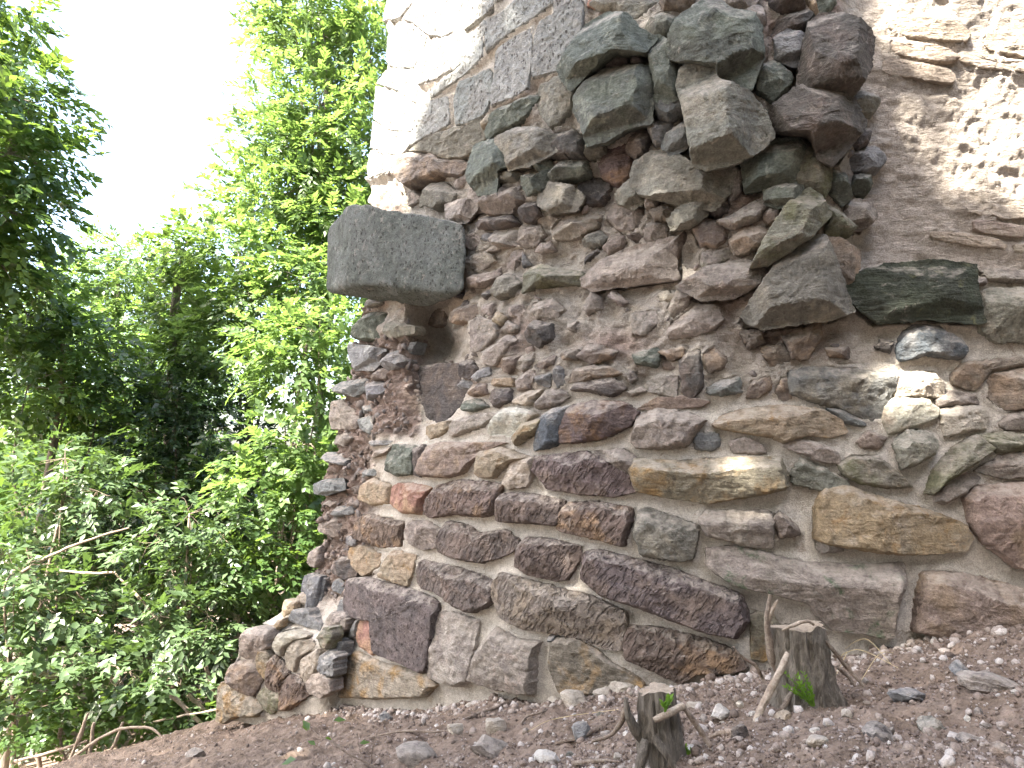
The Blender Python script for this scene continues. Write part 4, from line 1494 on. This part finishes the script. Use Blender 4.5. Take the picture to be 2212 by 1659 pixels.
st2, g2, Y2 = stump('s2', 'shorter split stump at the bottom edge with a grey broken branch across it', 1432, 1668, (1418, 1490), 78, 58, 57, 1.25)
twig(st2, g2, [(1352, 1508), (1356, 1540), (1372, 1575), (1400, 1606)], [8, 16, 24, 26], Y2, [-.02, -.02, -.01, .02], BARK, 'side_twig', 11)
twig(st2, g2, [(1280, 1602), (1318, 1588), (1342, 1560), (1352, 1530)], [6, 9, 11, 12], Y2, [.12, .08, .04, 0], TWIG, 'side_twig', 12)
twig(st2, g2, [(1413, 1556), (1440, 1544), (1476, 1524)], [12, 14, 15], Y2, [-.10, -.10, -.08], DRYWOOD, 'broken_branch', 13)
twig(st2, g2, [(1476, 1524), (1500, 1560), (1522, 1592), (1536, 1614)], [10, 12, 11, 8], Y2, [-.08, -.08, -.08, -.1], TWIG, 'side_twig', 14)
twig(st2, g2, [(1464, 1540), (1472, 1580), (1466, 1620)], [7, 9, 7], Y2, [.02, .02, .02], TWIG, 'side_twig', 15)
twig(st2, g2, [(1412, 1590), (1440, 1630), (1470, 1680)], [17, 15, 13], Y2, [-.08, -.1, -.1], BARK, 'root_flare', 16)
twig(st2, g2, [(1396, 1600), (1385, 1640), (1376, 1690)], [18, 19, 18], Y2, [-.05, -.07, -.07], BARK, 'root_flare', 17)


def ribbon_leaves(P, D, N, L, W):
    """five point leaves with a folded midrib"""
    n = len(P)
    D = D / (np.linalg.norm(D, axis=1)[:, None] + 1e-9)
    S = np.cross(D, N); S /= np.linalg.norm(S, axis=1)[:, None] + 1e-9
    U = np.cross(S, D)
    L = L[:, None]; W = W[:, None]
    v = np.stack([P, P + D * L * .42 + S * W * .5 + U * W * .12, P + D * L - U * L * .12, P + D * L * .42 - S * W * .5 + U * W * .12, P + D * L * .5 - U * W * .06], 1)
    f = np.array([(0, 4, 1), (1, 4, 2), (2, 4, 3), (3, 4, 0)])
    F = (f[None] + (np.arange(n) * 5)[:, None, None]).reshape(-1, 3)
    return v.reshape(-1, 3), F


def diamond_leaves(P, D, N, L, W):
    n = len(P)
    D = D / (np.linalg.norm(D, axis=1)[:, None] + 1e-9)
    S = np.cross(D, N); S /= np.linalg.norm(S, axis=1)[:, None] + 1e-9
    U = np.cross(S, D)
    L = L[:, None]; W = W[:, None]
    v = np.stack([P, P + D * L * .45 + S * W * .5 + U * W * .1, P + D * L, P + D * L * .45 - S * W * .5 + U * W * .1], 1)
    f = np.array([(0, 2, 1), (0, 3, 2)])
    F = (f[None] + (np.arange(n) * 4)[:, None, None]).reshape(-1, 3)
    return v.reshape(-1, 3), F


SHOOT = leaf_mat('fresh shoot leaf', (.12, .25, .03), (.20, .36, .05), (.35, .60, .06), .45)


def shoot(root, g, base, tips, Y, name='green_shoot', leaf=.02, seed=0, mat=SHOOT):
    r = np.random.default_rng(seed)
    tb = Tubes(); PP = []; DD = []; LL = []
    b = at(*base, Y)
    for (u, v) in tips:
        t = at(u, v, Y + r.uniform(-.04, .02))
        mid = (b + t) / 2 + np.array([r.normal(0, .004), 0, .01])
        tb.add([b, mid, t], [.0028, .002, .0009], 5, sub=4)
        for f in np.linspace(.3, 1, 7):
            q = b * (1 - f) ** 2 + 2 * mid * f * (1 - f) + t * f * f
            for s in (-1, 1):
                d = (t - b) / np.linalg.norm(t - b) + np.array([s * .7, r.normal(0, .4), .2])
                PP.append(q); DD.append(d); LL.append(leaf * r.uniform(.7, 1.2))
    o = tb.build(name, SHOOT, root, loc=g)
    PP = np.array(PP) - g; DD = np.array(DD); LL = np.array(LL)
    N = r.normal(0, .5, PP.shape) + np.array([0, -.5, .8])
    v, f = ribbon_leaves(PP, DD, N, LL, LL * .42)
    mesh_obj('leaf_spray', v, f, mat, o)
    return o


shoot(st1, g1, (1762, 1534), [(1698, 1456), (1716, 1488), (1736, 1456), (1722, 1462), (1700, 1486), (1748, 1478), (1740, 1500), (1728, 1478)], Y1 - .12, leaf=.019, seed=4)
shoot(st1, g1, (1790, 1470), [(1788, 1436), (1796, 1446)], Y1 + .06, leaf=.02, seed=5)
shoot(st2, g2, (1436, 1540), [(1446, 1508), (1434, 1522)], Y2 - .1, leaf=.022, seed=6)
shoot(st2, g2, (1486, 1640), [(1480, 1612), (1494, 1622)], Y2, leaf=.014, seed=7)


def ground_twig(pts, wid, label, name='dry_twig', cat='twig', mat=TWIG, lift=.006, group='dry twigs lying on the soil'):
    P = []
    for (u, v) in pts:
        q = ground_pt(u, v); q[2] = float(gz(q[0], q[1])[0]) + lift; P.append(q)
    P = np.array(P)
    tb = Tubes(); tb.add(P, [rad_px(w, p[1]) for w, p in zip(wid, P)], 7, sub=5)
    o = tb.build(name, mat, None, rough=.002, freq=50, seed=int(pts[0][0]), loc=P[0])
    o.location = P[0]
    return tag(o, label, cat, group)


ground_twig([(1015, 1562), (960, 1580), (870, 1594), (800, 1600)], [4, 5, 5, 3], 'thin grey twig trailing left from the long bare twig')
ground_twig([(1128, 1508), (1080, 1530), (1020, 1556), (960, 1578)], [6, 7, 6, 4], 'long bare twig lying slantwise on the soil before the wall', lift=.012)
ground_twig([(1198, 1532), (1168, 1552), (1140, 1556), (1125, 1572)], [3, 5, 4, 4], 'short crooked dark twig right of the long bare twig', lift=.015)
ground_twig([(1300, 1570), (1260, 1586), (1200, 1596)], [8, 9, 6], 'dark curved twig left of the shorter stump', lift=.012)
ground_twig([(1240, 1648), (1290, 1660), (1340, 1664)], [9, 9, 6], 'stout grey stick at the bottom edge left of the shorter stump', lift=.012)
ground_twig([(1600, 1612), (1560, 1618), (1520, 1630)], [10, 9, 6], 'brown stick lying between the two stumps', lift=.012)


def straw(pts, label, lift=None):
    P = []
    for i, (u, v, hgt) in enumerate(pts):
        q = ground_pt(u, v); q[2] += hgt; P.append(q)
    P = np.array(P)
    tb = Tubes(); tb.add(P, [.0014] * len(P), 4, sub=5)
    o = tb.build('straw_stalk', STRAW, None, loc=P[0]); o.location = P[0]
    tag(o, label, 'straw', 'yellow straw stalks by the stumps')


straw([(1826, 1402, .0), (1850, 1420, .07), (1880, 1424, .08), (1925, 1440, .01)], 'bent straw stalk arching right of the taller stump')
straw([(1818, 1414, .0), (1860, 1424, .04), (1940, 1448, .01)], 'straight straw stalk lying under the arching one')
straw([(1816, 1420, .0), (1830, 1430, .04), (1800, 1470, .0)], 'short straw stalk close against the taller stump')
straw([(1860, 1470, .0), (1900, 1440, .05), (1930, 1420, .02)], 'straw stalk pointing at the black gap under the long stone')
straw([(1440, 1520, .0), (1210, 1560, .02), (1140, 1580, .0)], 'long thin straw lying on gravel left of the shorter stump')
straw([(1660, 1610, .0), (1690, 1640, .02), (1700, 1655, .0)], 'straw stalk lying in front of the taller stump')


def seedling():
    g = ground_pt(830, 1668)
    Y = g[1]
    root = thing('seedling', 'thin brown seedling with a few green leaves near the bottom edge', 'seedling', g)
    tb = Tubes()
    Pm = pl([(830, 1668), (790, 1646), (752, 1628), (722, 1604), (716, 1584), (720, 1560)], Y, [0, .03, .06, .09, .11, .13])
    tb.add(Pm, [.005, .005, .0045, .004, .003, .002], 6, sub=4)
    tb.add(pl([(722, 1604), (690, 1590), (672, 1572)], Y, [.09, .1, .12]), [.003, .002, .0015], 5, sub=4)
    tb.add(pl([(800, 1650), (806, 1610), (815, 1580)], Y, [.02, .03, .03]), [.003, .002, .0015], 5, sub=4)
    tb.add(pl([(785, 1644), (775, 1610), (772, 1585)], Y, [.02, .03, .03]), [.002, .002, .0015], 5, sub=4)
    tb.build('stem', TWIG, root, loc=g)
    lm = leaf_mat('seedling leaf', (.05, .10, .03), (.08, .16, .04))
    for k, (u, v, s) in enumerate([(720, 1556, .06), (668, 1578, .07), (682, 1610, .05), (776, 1606, .05), (652, 1570, .045), (640, 1640, .09), (700, 1596, .045)]):
        p = at(u, v, Y + .1) - g
        vv, ff = ribbon_leaves(p[None], np.array([[math.cos(k * 1.9), .3, .35 * math.sin(k)]]), np.array([[.2, -.5, .8]]), np.array([s]), np.array([s * .5]))
        mesh_obj('leaf', vv, ff, lm, root)


seedling()

# dead branches thrown on the brow at the left
def dead_branch(pts, wid, Y, label, mat=DRYWOOD):
    P = pl([(u, v) for u, v in pts], Y)
    tb = Tubes(); tb.add(P, [.72 * rad_px(w, Y) for w in wid], 8, sub=5)
    o = tb.build('dead_branch', mat, None, rough=.006, freq=20, seed=int(pts[0][0]), loc=P[0]); o.location = P[0]
    tag(o, label, 'branch', 'dead branches on the brow of the slope')


dead_branch([(190, 1540), (172, 1590), (150, 1640)], [7, 11, 11], 6.6, 'bleached branch leaning left among the brush on the brow')
dead_branch([(203, 1560), (196, 1610), (190, 1660)], [9, 12, 11], 6.7, 'upright pale cut branch beside the leaning one')
dead_branch([(155, 1640), (200, 1605), (260, 1575), (320, 1573), (350, 1592), (352, 1612)], [10, 9, 8, 7, 6, 6], 6.5, 'long bleached branch bent in an arch over the brush')
dead_branch([(358, 1490), (390, 1520), (430, 1560), (470, 1590)], [14, 13, 12, 9], 7.0, 'thick pale branch slanting down right of the brush')
dead_branch([(405, 1500), (435, 1528), (450, 1540)], [12, 11, 9], 7.1, 'short broken pale branch just right of the thick one')
dead_branch([(300, 1532), (380, 1520), (470, 1500)], [5, 5, 4], 7.2, 'thin twig lying level across the brush')
dead_branch([(445, 1440), (455, 1480), (480, 1525)], [12, 12, 9], 7.2, 'brown branch leaning on the stub of wall', TWIG)
dead_branch([(330, 1560), (400, 1545), (480, 1530)], [5, 6, 5], 6.9, 'thin yellow twig pointing at the wall stub')
dead_branch([(30, 1645), (110, 1625), (190, 1600)], [8, 9, 7], 6.6, 'low grey branch lying at the far left of the brush', TWIG)
dead_branch([(135, 1560), (128, 1600), (142, 1650)], [9, 12, 11], 6.8, 'short orange brown branch standing in the brush', TWIG)
dead_branch([(265, 1560), (250, 1600), (232, 1640)], [8, 9, 8], 6.7, 'small grey forked branch by the grey stone')
dead_branch([(40, 1240), (100, 1205), (180, 1170), (280, 1140)], [9, 9, 8, 5], 7.4, 'long bare bough reaching right out of the left shrubs', TWIG)
dead_branch([(130, 1232), (190, 1238), (250, 1236)], [6, 7, 7], 7.3, 'pale dead stick caught level in the elder shrub')
dead_branch([(250, 1240), (300, 1290), (350, 1350)], [5, 8, 9], 7.6, 'pale limb running down right through the elder shrub')

# ================================================================ trees and shrubs
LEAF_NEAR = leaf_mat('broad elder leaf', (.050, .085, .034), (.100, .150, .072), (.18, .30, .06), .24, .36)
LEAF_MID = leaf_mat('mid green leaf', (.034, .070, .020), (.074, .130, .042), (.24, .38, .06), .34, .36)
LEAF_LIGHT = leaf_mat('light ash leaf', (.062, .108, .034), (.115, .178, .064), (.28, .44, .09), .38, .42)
LEAF_SHADE = leaf_mat('leaf with shade in its colour', (.018, .038, .014), (.038, .068, .024), (.08, .14, .03), .16, .36)  # leaf colour darkened to put shade into the hollow, rear shrubs and wood


def sprays(C, Rr, n, m, leaf, r, droop=.25, shell=.5, seed=0, spread=.9):
    """leaf positions of n leafy sprays (m leaves each) in a lobed crown"""
    d = r.normal(size=(n, 3)); d /= np.linalg.norm(d, axis=1)[:, None]
    lob = 1 + .28 * fbm(d * 2.1 + seed, seed, 3)
    rad = (shell + (1 - shell) * r.random(n)) ** .8 * lob
    O = C + d * rad[:, None] * Rr
    D = d * np.array([1, 1, .45]) + r.normal(0, .45, (n, 3)); D[:, 2] -= droop * r.random(n)
    D /= np.linalg.norm(D, axis=1)[:, None]
    N = np.array([0, 0, 1.0]) + d * .45 + r.normal(0, .28, (n, 3))
    N -= D * np.sum(N * D, 1)[:, None]; N /= np.linalg.norm(N, axis=1)[:, None]
    S = np.cross(D, N)
    ln = leaf * m * .30 * r.uniform(.7, 1.3, n)
    k = np.arange(m)
    f = (k + .5) / m
    P = O[:, None] + D[:, None] * (ln[:, None] * f[None])[..., None]
    P[..., 2] -= (ln[:, None] * f[None] ** 2) * .22
    side = np.where(k % 2 == 0, 1.0, -1.0)
    a = spread * (1 - .5 * f)
    LD = D[:, None] * np.cos(a)[None, :, None] + S[:, None] * (np.sin(a) * side)[None, :, None]
    LD = LD + r.normal(0, .18, LD.shape)
    LN = N[:, None] + r.normal(0, .22, LD.shape)
    LL = leaf * r.uniform(.65, 1.25, (n, m))
    return P.reshape(-1, 3), LD.reshape(-1, 3), LN.reshape(-1, 3), LL.ravel(), O, D


DENS = 4.6


def plant(name, label, cat, lobes, leaf, dens, mat, base, seed, m=9, wid=.5, group=None, trunk=.12, fine=False, droop=.25, shell=.45):
    """tapered trunk with limbs, and a crown of leafy sprays in several lobes; lobes: (u, v, depth, ru px, rv px)"""
    r = np.random.default_rng(seed)
    base = np.array(base, float)
    root = thing(name, label, cat, base, group)
    A = []; limbs = []
    for (u, v, Y, ru, rv) in lobes:
        C = at(u, v, Y); a = ru * Y / FPX; b = rv * Y / FPX
        Rr = np.array([a, min(a, b) * .9 + .25 * a, b])
        n = max(8, int(DENS * dens * (a * b * 4) / (leaf * leaf * m)))
        q = sprays(C, Rr, n, m, leaf, r, droop, shell, seed)
        A.append(q[:4])
        limbs.append((C, q[4][:: max(1, n // 7)][:7]))
    P, D, N, L = (np.concatenate([x[i] for x in A], 0) for i in range(4))
    v, f = (ribbon_leaves if not fine else diamond_leaves)(P - base, D, N, L, L * wid * r.uniform(.85, 1.15, len(L)))
    mesh_obj('crown', v, f, mat, root, smooth=False)
    tb = Tubes()
    topc = max((c for c, _ in limbs), key=lambda c: c[2])
    mean = np.mean([c for c, _ in limbs], 0)
    path = [base - np.array([0, 0, .2]), base * .6 + mean * .4 + r.normal(0, .06, 3), mean + r.normal(0, .1, 3), topc]
    trunk *= .6
    tb.add(path, [trunk, trunk * .8, trunk * .55, trunk * .2], 9, sub=5)
    for C, tips in limbs:
        st = base * .45 + mean * .55
        tb.add([st, (st + C) / 2 + r.normal(0, .12, 3), C], [trunk * .45, trunk * .32, trunk * .16], 7, sub=4)
        for t in tips:
            tb.add([C, (C + t) / 2 + r.normal(0, .06, 3), t], [trunk * .15, trunk * .1, trunk * .03], 5, sub=3, cap=False)
    tb.build('trunk', BARK if trunk > .05 else TWIG, root, rough=trunk * .12, freq=6, seed=seed, loc=base)
    return root


def gp(x, y): return (x, y, float(ground_z(x, y)))


GT = 'trees beyond the wall'
GS = 'shrubs on the slope below the tower'
plant('broadleaf_tree', 'dark backlit broadleaf tree filling the upper left edge', 'tree',
      [(-40, 30, 8.6, 120, 110), (30, 210, 8.4, 130, 110), (20, 330, 8.3, 155, 100), (0, 450, 8.4, 145, 100), (-30, 560, 8.6, 160, 110), (-170, 250, 8.9, 160, 300)],
      .12, 3.2, LEAF_MID, gp(-6.6, 9.0), 101, m=9, wid=.66, group=GT, trunk=.16, droop=.5, shell=.2)
plant('ash_tree', 'tall light green ash tree standing behind the sunlit tower edge', 'tree',
      [(690, 0, 12.6, 200, 90), (640, 70, 12.4, 130, 70), (800, 130, 12.8, 200, 120), (690, 230, 12.4, 200, 110), (790, 330, 12.3, 220, 120), (640, 320, 12.2, 170, 90), (590, 430, 12.0, 180, 90), (720, 470, 12.2, 210, 130), (800, 560, 12.4, 180, 130)],
      .14, 3.0, LEAF_LIGHT, gp(-3.6, 13.0), 102, m=11, wid=.44, group=GT, trunk=.17, droop=.15, shell=.15)
plant('ivy_clad_tree', 'tree trunk wrapped in dark ivy left of the ash tree', 'tree',
      [(395, 540, 11.2, 58, 70), (385, 660, 11.2, 62, 80), (380, 790, 11.2, 75, 80)],
      .085, 2.6, LEAF_MID, gp(-5.2, 11.4), 103, m=7, wid=.8, group=GT, trunk=.15, fine=True)
plant('distant_tree', 'pale feathery tree farthest back under the white sky gap', 'tree',
      [(250, 560, 17, 110, 60), (230, 640, 17, 150, 80), (330, 590, 17, 100, 70), (180, 720, 17, 150, 90), (330, 700, 17, 130, 90), (100, 640, 17, 120, 90), (250, 800, 16, 200, 100), (60, 800, 16, 160, 110), (450, 780, 16, 160, 110)],
      .13, 2.4, LEAF_LIGHT, gp(-9.5, 17.5), 104, m=9, wid=.45, group=GT, trunk=.16, fine=True)
plant('hazel_tree', 'bushy hazel tree between the ivy tree and the tower', 'tree',
      [(520, 560, 11.0, 130, 90), (560, 670, 10.8, 140, 90), (480, 740, 10.8, 110, 80), (650, 610, 10.6, 110, 80)],
      .10, 3.0, LEAF_LIGHT, gp(-4.2, 11.0), 105, m=9, wid=.62, group=GT, trunk=.10)
plant('maple_tree', 'young maple with shaded layered leaves under the left tree', 'tree',
      [(60, 680, 9.6, 140, 90), (180, 760, 9.8, 120, 80), (60, 830, 9.4, 150, 90), (220, 860, 10, 130, 70)],
      .11, 2.6, LEAF_MID, gp(-6.8, 10.0), 106, m=9, wid=.65, group=GT, trunk=.10, droop=.5)

plant('leafy_shrub', 'tall sunlit shrub touching the torn left end of the tower', 'shrub',
      [(690, 720, 9.0, 110, 80), (650, 810, 8.9, 120, 80), (610, 740, 9.2, 110, 80)],
      .10, 2.4, LEAF_LIGHT, gp(-2.9, 9.0), 111, m=9, wid=.62, group=GS, trunk=.05)
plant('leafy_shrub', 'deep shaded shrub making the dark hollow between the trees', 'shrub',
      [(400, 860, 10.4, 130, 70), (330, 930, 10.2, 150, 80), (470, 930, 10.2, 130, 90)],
      .10, 1.5, LEAF_SHADE, gp(-4.9, 10.6), 112, m=8, wid=.6, group=GS, trunk=.05)
plant('leafy_shrub', 'bright round leaved shrub beside the lower torn end', 'shrub',
      [(640, 960, 8.6, 110, 80), (590, 1040, 8.4, 120, 70), (680, 1030, 8.5, 60, 80)],
      .10, 2.2, LEAF_LIGHT, gp(-2.8, 8.6), 113, m=8, wid=.68, group=GS, trunk=.04)
plant('leafy_shrub', 'shrub with mixed light growing above the wall stub', 'shrub',
      [(600, 1150, 8.2, 110, 80), (560, 1230, 8.0, 110, 70), (630, 1220, 8.1, 70, 80)],
      .09, 1.5, LEAF_MID, gp(-2.9, 8.2), 114, m=8, wid=.62, group=GS, trunk=.04)
plant('elder_shrub', 'elder shrub with pale fanned leaves at the middle left', 'shrub',
      [(140, 990, 8.3, 130, 70), (210, 1060, 8.2, 120, 70), (60, 1090, 8.2, 110, 80)],
      .115, 1.4, LEAF_NEAR, gp(-5.2, 8.4), 115, m=7, wid=.45, group=GS, trunk=.045)
plant('elder_shrub', 'elder shrub with sunlit drooping tops in the centre of the undergrowth', 'shrub',
      [(410, 1110, 7.8, 110, 60), (350, 1170, 7.7, 110, 60), (480, 1160, 7.8, 90, 60), (420, 1230, 7.7, 120, 60)],
      .105, 1.4, LEAF_NEAR, gp(-3.5, 7.9), 116, m=7, wid=.45, group=GS, trunk=.04)
plant('elder_shrub', 'low elder shrub with fanned white lit leaves above the brush', 'shrub',
      [(340, 1330, 7.5, 110, 60), (450, 1330, 7.5, 100, 70), (400, 1400, 7.4, 130, 60)],
      .11, 1.5, LEAF_NEAR, gp(-3.4, 7.6), 117, m=7, wid=.46, group=GS, trunk=.035)
plant('hazel_shrub', 'hazel shrub with large leaves at the left edge mid height', 'shrub',
      [(30, 1230, 7.6, 110, 80), (90, 1300, 7.5, 110, 70), (-40, 1330, 7.4, 120, 100)],
      .115, 1.4, LEAF_NEAR, gp(-5.2, 7.7), 118, m=6, wid=.6, group=GS, trunk=.04)
plant('hazel_shrub', 'low hazel shrub with broad bright leaves over the dead branches', 'shrub',
      [(150, 1430, 7.2, 130, 60), (280, 1450, 7.2, 120, 60), (380, 1470, 7.2, 90, 50), (60, 1490, 7.1, 130, 60)],
      .105, 1.4, LEAF_NEAR, gp(-4.2, 7.3), 119, m=6, wid=.68, group=GS, trunk=.03)
plant('bramble_shrub', 'low bramble on the brow at the bottom left', 'shrub',
      [(60, 1560, 6.95, 110, 50), (170, 1570, 7.0, 100, 45), (400, 1540, 7.1, 100, 40), (290, 1540, 7.1, 100, 40)],
      .07, 1.5, LEAF_MID, gp(-4.5, 7.0), 120, m=6, wid=.62, group=GS, trunk=.02)
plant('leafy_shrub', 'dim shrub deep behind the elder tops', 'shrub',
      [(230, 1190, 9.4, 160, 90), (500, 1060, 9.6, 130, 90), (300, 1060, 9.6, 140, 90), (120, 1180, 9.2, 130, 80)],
      .09, 1.5, LEAF_SHADE, gp(-4.6, 9.4), 121, m=8, wid=.6, group=GS, trunk=.04)
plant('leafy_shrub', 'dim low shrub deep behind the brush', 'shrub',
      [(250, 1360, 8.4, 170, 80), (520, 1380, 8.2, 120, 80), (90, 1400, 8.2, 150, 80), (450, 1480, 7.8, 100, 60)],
      .085, 1.5, LEAF_SHADE, gp(-3.9, 8.4), 122, m=8, wid=.6, group=GS, trunk=.04)


def undergrowth():
    r = np.random.default_rng(130)
    n = 70000
    y = r.uniform(10.0, 20, n)
    u = r.uniform(-500, 1500, n)
    x = (u - 1106) / FPX * y
    z0 = ground_z(x, y)
    hh = 4.4 + 1.6 * vnoise(np.stack([x * .5, y * .5, 0 * x], 1), 8)
    z = z0 + hh * r.random(n) ** .6 + (y - 10) * .12
    P = np.stack([x, y, z], 1)
    D = r.normal(size=(n, 3)); D[:, 2] *= .4
    N = r.normal(0, .4, (n, 3)) + np.array([0, 0, 1.0])
    L = r.uniform(.16, .30, n)
    v, f = diamond_leaves(P, D, N, L, L * .6)
    o = mesh_obj('undergrowth', v, f, LEAF_MID, None, smooth=False)
    tag(o, 'mass of dim woodland leaves in the depth of the slope', None, None, 'stuff')


undergrowth()


def beam_free(P):
    """leaves whose shadow falls where the photograph shows shade"""
    S = np.array(SUN)
    lo = np.zeros(len(P)); hi = np.full(len(P), 40.0)
    t = np.linspace(0, 40, 160)
    first = np.full(len(P), 40.0)
    for a_ in t[::-1]:
        q = P - S * a_
        ins = ((q[:, 1] > plan(np.clip(q[:, 0], -3.6, 5.5))) & (q[:, 0] > -2.7) & (q[:, 2] < 6.2) & (q[:, 1] < 7.5)) | (q[:, 2] < ground_z(q[:, 0], q[:, 1]))
        first = np.where(ins, a_, first)
    lo = np.maximum(first - 1.1, 0); hi = first + .9
    for _ in range(12):
        mid = (lo + hi) / 2
        q = P - S * mid[:, None]
        uu_, vv_ = proj(q)
        ins = (q[:, 1] > plan(np.clip(q[:, 0], -3.6, 5.5)) - wall_off(uu_, vv_)) | (q[:, 2] < ground_z(q[:, 0], q[:, 1]))
        hi = np.where(ins, mid, hi); lo = np.where(ins, lo, mid)
    q = P - S * hi[:, None]
    u, v = proj(q)
    front = q[:, 1] > .5
    uv = np.stack([u, v], 1)
    keep = np.ones(len(P), bool)
    for poly, mg in zip(LIT, LIT_M):
        i, d = pip(np.array(poly, float), uv)
        keep &= ~((i | (d < mg)) & front)
    # foliage left of the tower keeps its sun
    w_ = P - S * ((P[:, 1] - 6.95) / S[1])[:, None]
    keep &= ~((w_[:, 0] < -2.5) & (w_[:, 2] > -1.0) & (w_[:, 2] < 12) & (P[:, 1] < 6.95))
    for yy in (7.6, 9.0, 12.0):
        w_ = P - S * ((P[:, 1] - yy) / S[1])[:, None]
        keep &= ~((w_[:, 0] < -1.45 - .12 * (yy - 7.6)) & (w_[:, 2] > -.9) & (w_[:, 2] < 12) & (P[:, 1] < yy))
    return keep


# ---------------------------------------------------------------- the tree that shades the tower (stands behind the camera's left)
def shade_tree():
    r = np.random.default_rng(143)
    S = np.array(SUN)
    base = np.array(gp(-7.6, -3.2))
    root = thing('lime_tree', 'tall lime tree behind the viewer whose crown shades the tower', 'tree', base)
    wall_c = np.array([.2, 4.0, 1.9])
    C = wall_c + S * 13.5
    # two axes across the sun beam
    e1 = np.cross(S, [0, 0, 1]); e1 /= np.linalg.norm(e1); e2 = np.cross(e1, S)
    n = 6800; m = 9; leaf = .19
    a = r.uniform(-5.6, 5.6, n); b = r.uniform(-5.2, 5.2, n); cdep = r.uniform(-1.7, 1.7, n)
    O = C + e1 * a[:, None] + e2 * b[:, None] + S * cdep[:, None]
    D = r.normal(size=(n, 3)); D[:, 2] *= .35; D /= np.linalg.norm(D, axis=1)[:, None]
    N = np.array([0, 0, 1.0]) + r.normal(0, .3, (n, 3)); N -= D * np.sum(N * D, 1)[:, None]
    N /= np.linalg.norm(N, axis=1)[:, None]
    SS = np.cross(D, N)
    f = (np.arange(m) + .5) / m
    ln = leaf * m * .3
    P = O[:, None] + D[:, None] * (ln * f)[None, :, None]
    side = np.where(np.arange(m) % 2 == 0, 1.0, -1.0)
    LD = D[:, None] * .6 + SS[:, None] * (side * .8)[None, :, None] + r.normal(0, .15, (n, m, 3))
    LN = N[:, None] + r.normal(0, .25, (n, m, 3))
    P = P.reshape(-1, 3); LD = LD.reshape(-1, 3); LN = LN.reshape(-1, 3)
    keep = beam_free(P + LD * (leaf * .5))
    far = np.hypot(*(np.stack([(P - C) @ e1 / 5.7, (P - C) @ e2 / 5.3])))
    keep &= far < 1 + .12 * vnoise(P * .9, 3)
    P, LD, LN = P[keep], LD[keep], LN[keep]
    L = leaf * r.uniform(.8, 1.25, len(P))
    vv, ff = diamond_leaves(P - base, LD, LN, L, L * .8)
    mesh_obj('crown', vv, ff, LEAF_MID, root, smooth=False)
    tb = Tubes()
    tb.add([base - np.array([0, 0, .3]), base + np.array([.2, .2, 4]), base + np.array([.6, .8, 8]), C + np.array([-.4, 0, -.6])], [.34, .28, .2, .07], 12, sub=6)
    for k in range(9):
        th = k * 2 * math.pi / 9
        tip = C + e1 * 3.6 * math.cos(th) + e2 * 3.0 * math.sin(th)
        st = base + np.array([.55, .7, 7.2 + .1 * k])
        tb.add([st, (st + tip) / 2 + np.array([0, 0, .7]), tip], [.12, .08, .02], 8, sub=5)
    tb.build('trunk', BARK, root, rough=.03, freq=5, seed=9, loc=base)


def wood_behind():
    """the wood the viewer stands in: it closes the low sky behind and beside the viewer"""
    r = np.random.default_rng(150)
    n = 60000
    th = r.uniform(math.radians(-178), math.radians(34), n)
    rad = r.uniform(5.5, 12, n)
    x = rad * np.cos(th); y = rad * np.sin(th) - .5
    z = ground_z(x, y) + .98 * rad * r.random(n) ** .8
    P = np.stack([x, y, z], 1)
    P += .5 * r.normal(size=P.shape)
    clump = fbm(P * .55, 151, 3)
    k = clump > -.2
    P = P[k]
    u, v = proj(P)
    k = ~((P[:, 1] > .2) & (u > -350) & (u < 2500) & (v > -350)) & (np.hypot(P[:, 0], P[:, 1]) > 3.5)
    P = P[k]
    P = P[beam_free(P)]
    D = r.normal(size=P.shape); D[:, 2] *= .4
    N = r.normal(0, .45, P.shape) + np.array([0, 0, 1.0])
    L = r.uniform(.25, .42, len(P))
    v, f = diamond_leaves(P, D, N, L, L * .75)
    o = mesh_obj('woodland', v, f, LEAF_SHADE, None, smooth=False)
    tag(o, 'wood around the clearing that the viewer stands in', None, None, 'stuff')


LIT_M = [30, 62, 44, 6]
LIT = [
    [(700, -120), (1060, -120), (1030, 0), (1008, 90), (968, 168), (930, 190), (925, 120), (880, 190), (888, 300), (880, 345), (868, 430), (740, 440)],
    [(1880, -250), (1885, 0), (1945, 45), (2005, 90), (2020, 170), (2015, 250), (1990, 320), (2050, 370), (2085, 330), (2080, 250), (2130, 260), (2180, 340), (2240, 440), (2600, 600), (2600, -300)],
    [(1935, 790), (2010, 790), (2030, 860), (1960, 900), (1920, 890)],
    [(690, 1500), (770, 1490), (770, 1510), (700, 1525)],
]
shade_tree()
wood_behind()
print('tris', sum(len(o.data.loop_triangles) or (o.data.calc_loop_triangles() or len(o.data.loop_triangles)) for o in scene.objects if o.type == 'MESH'))
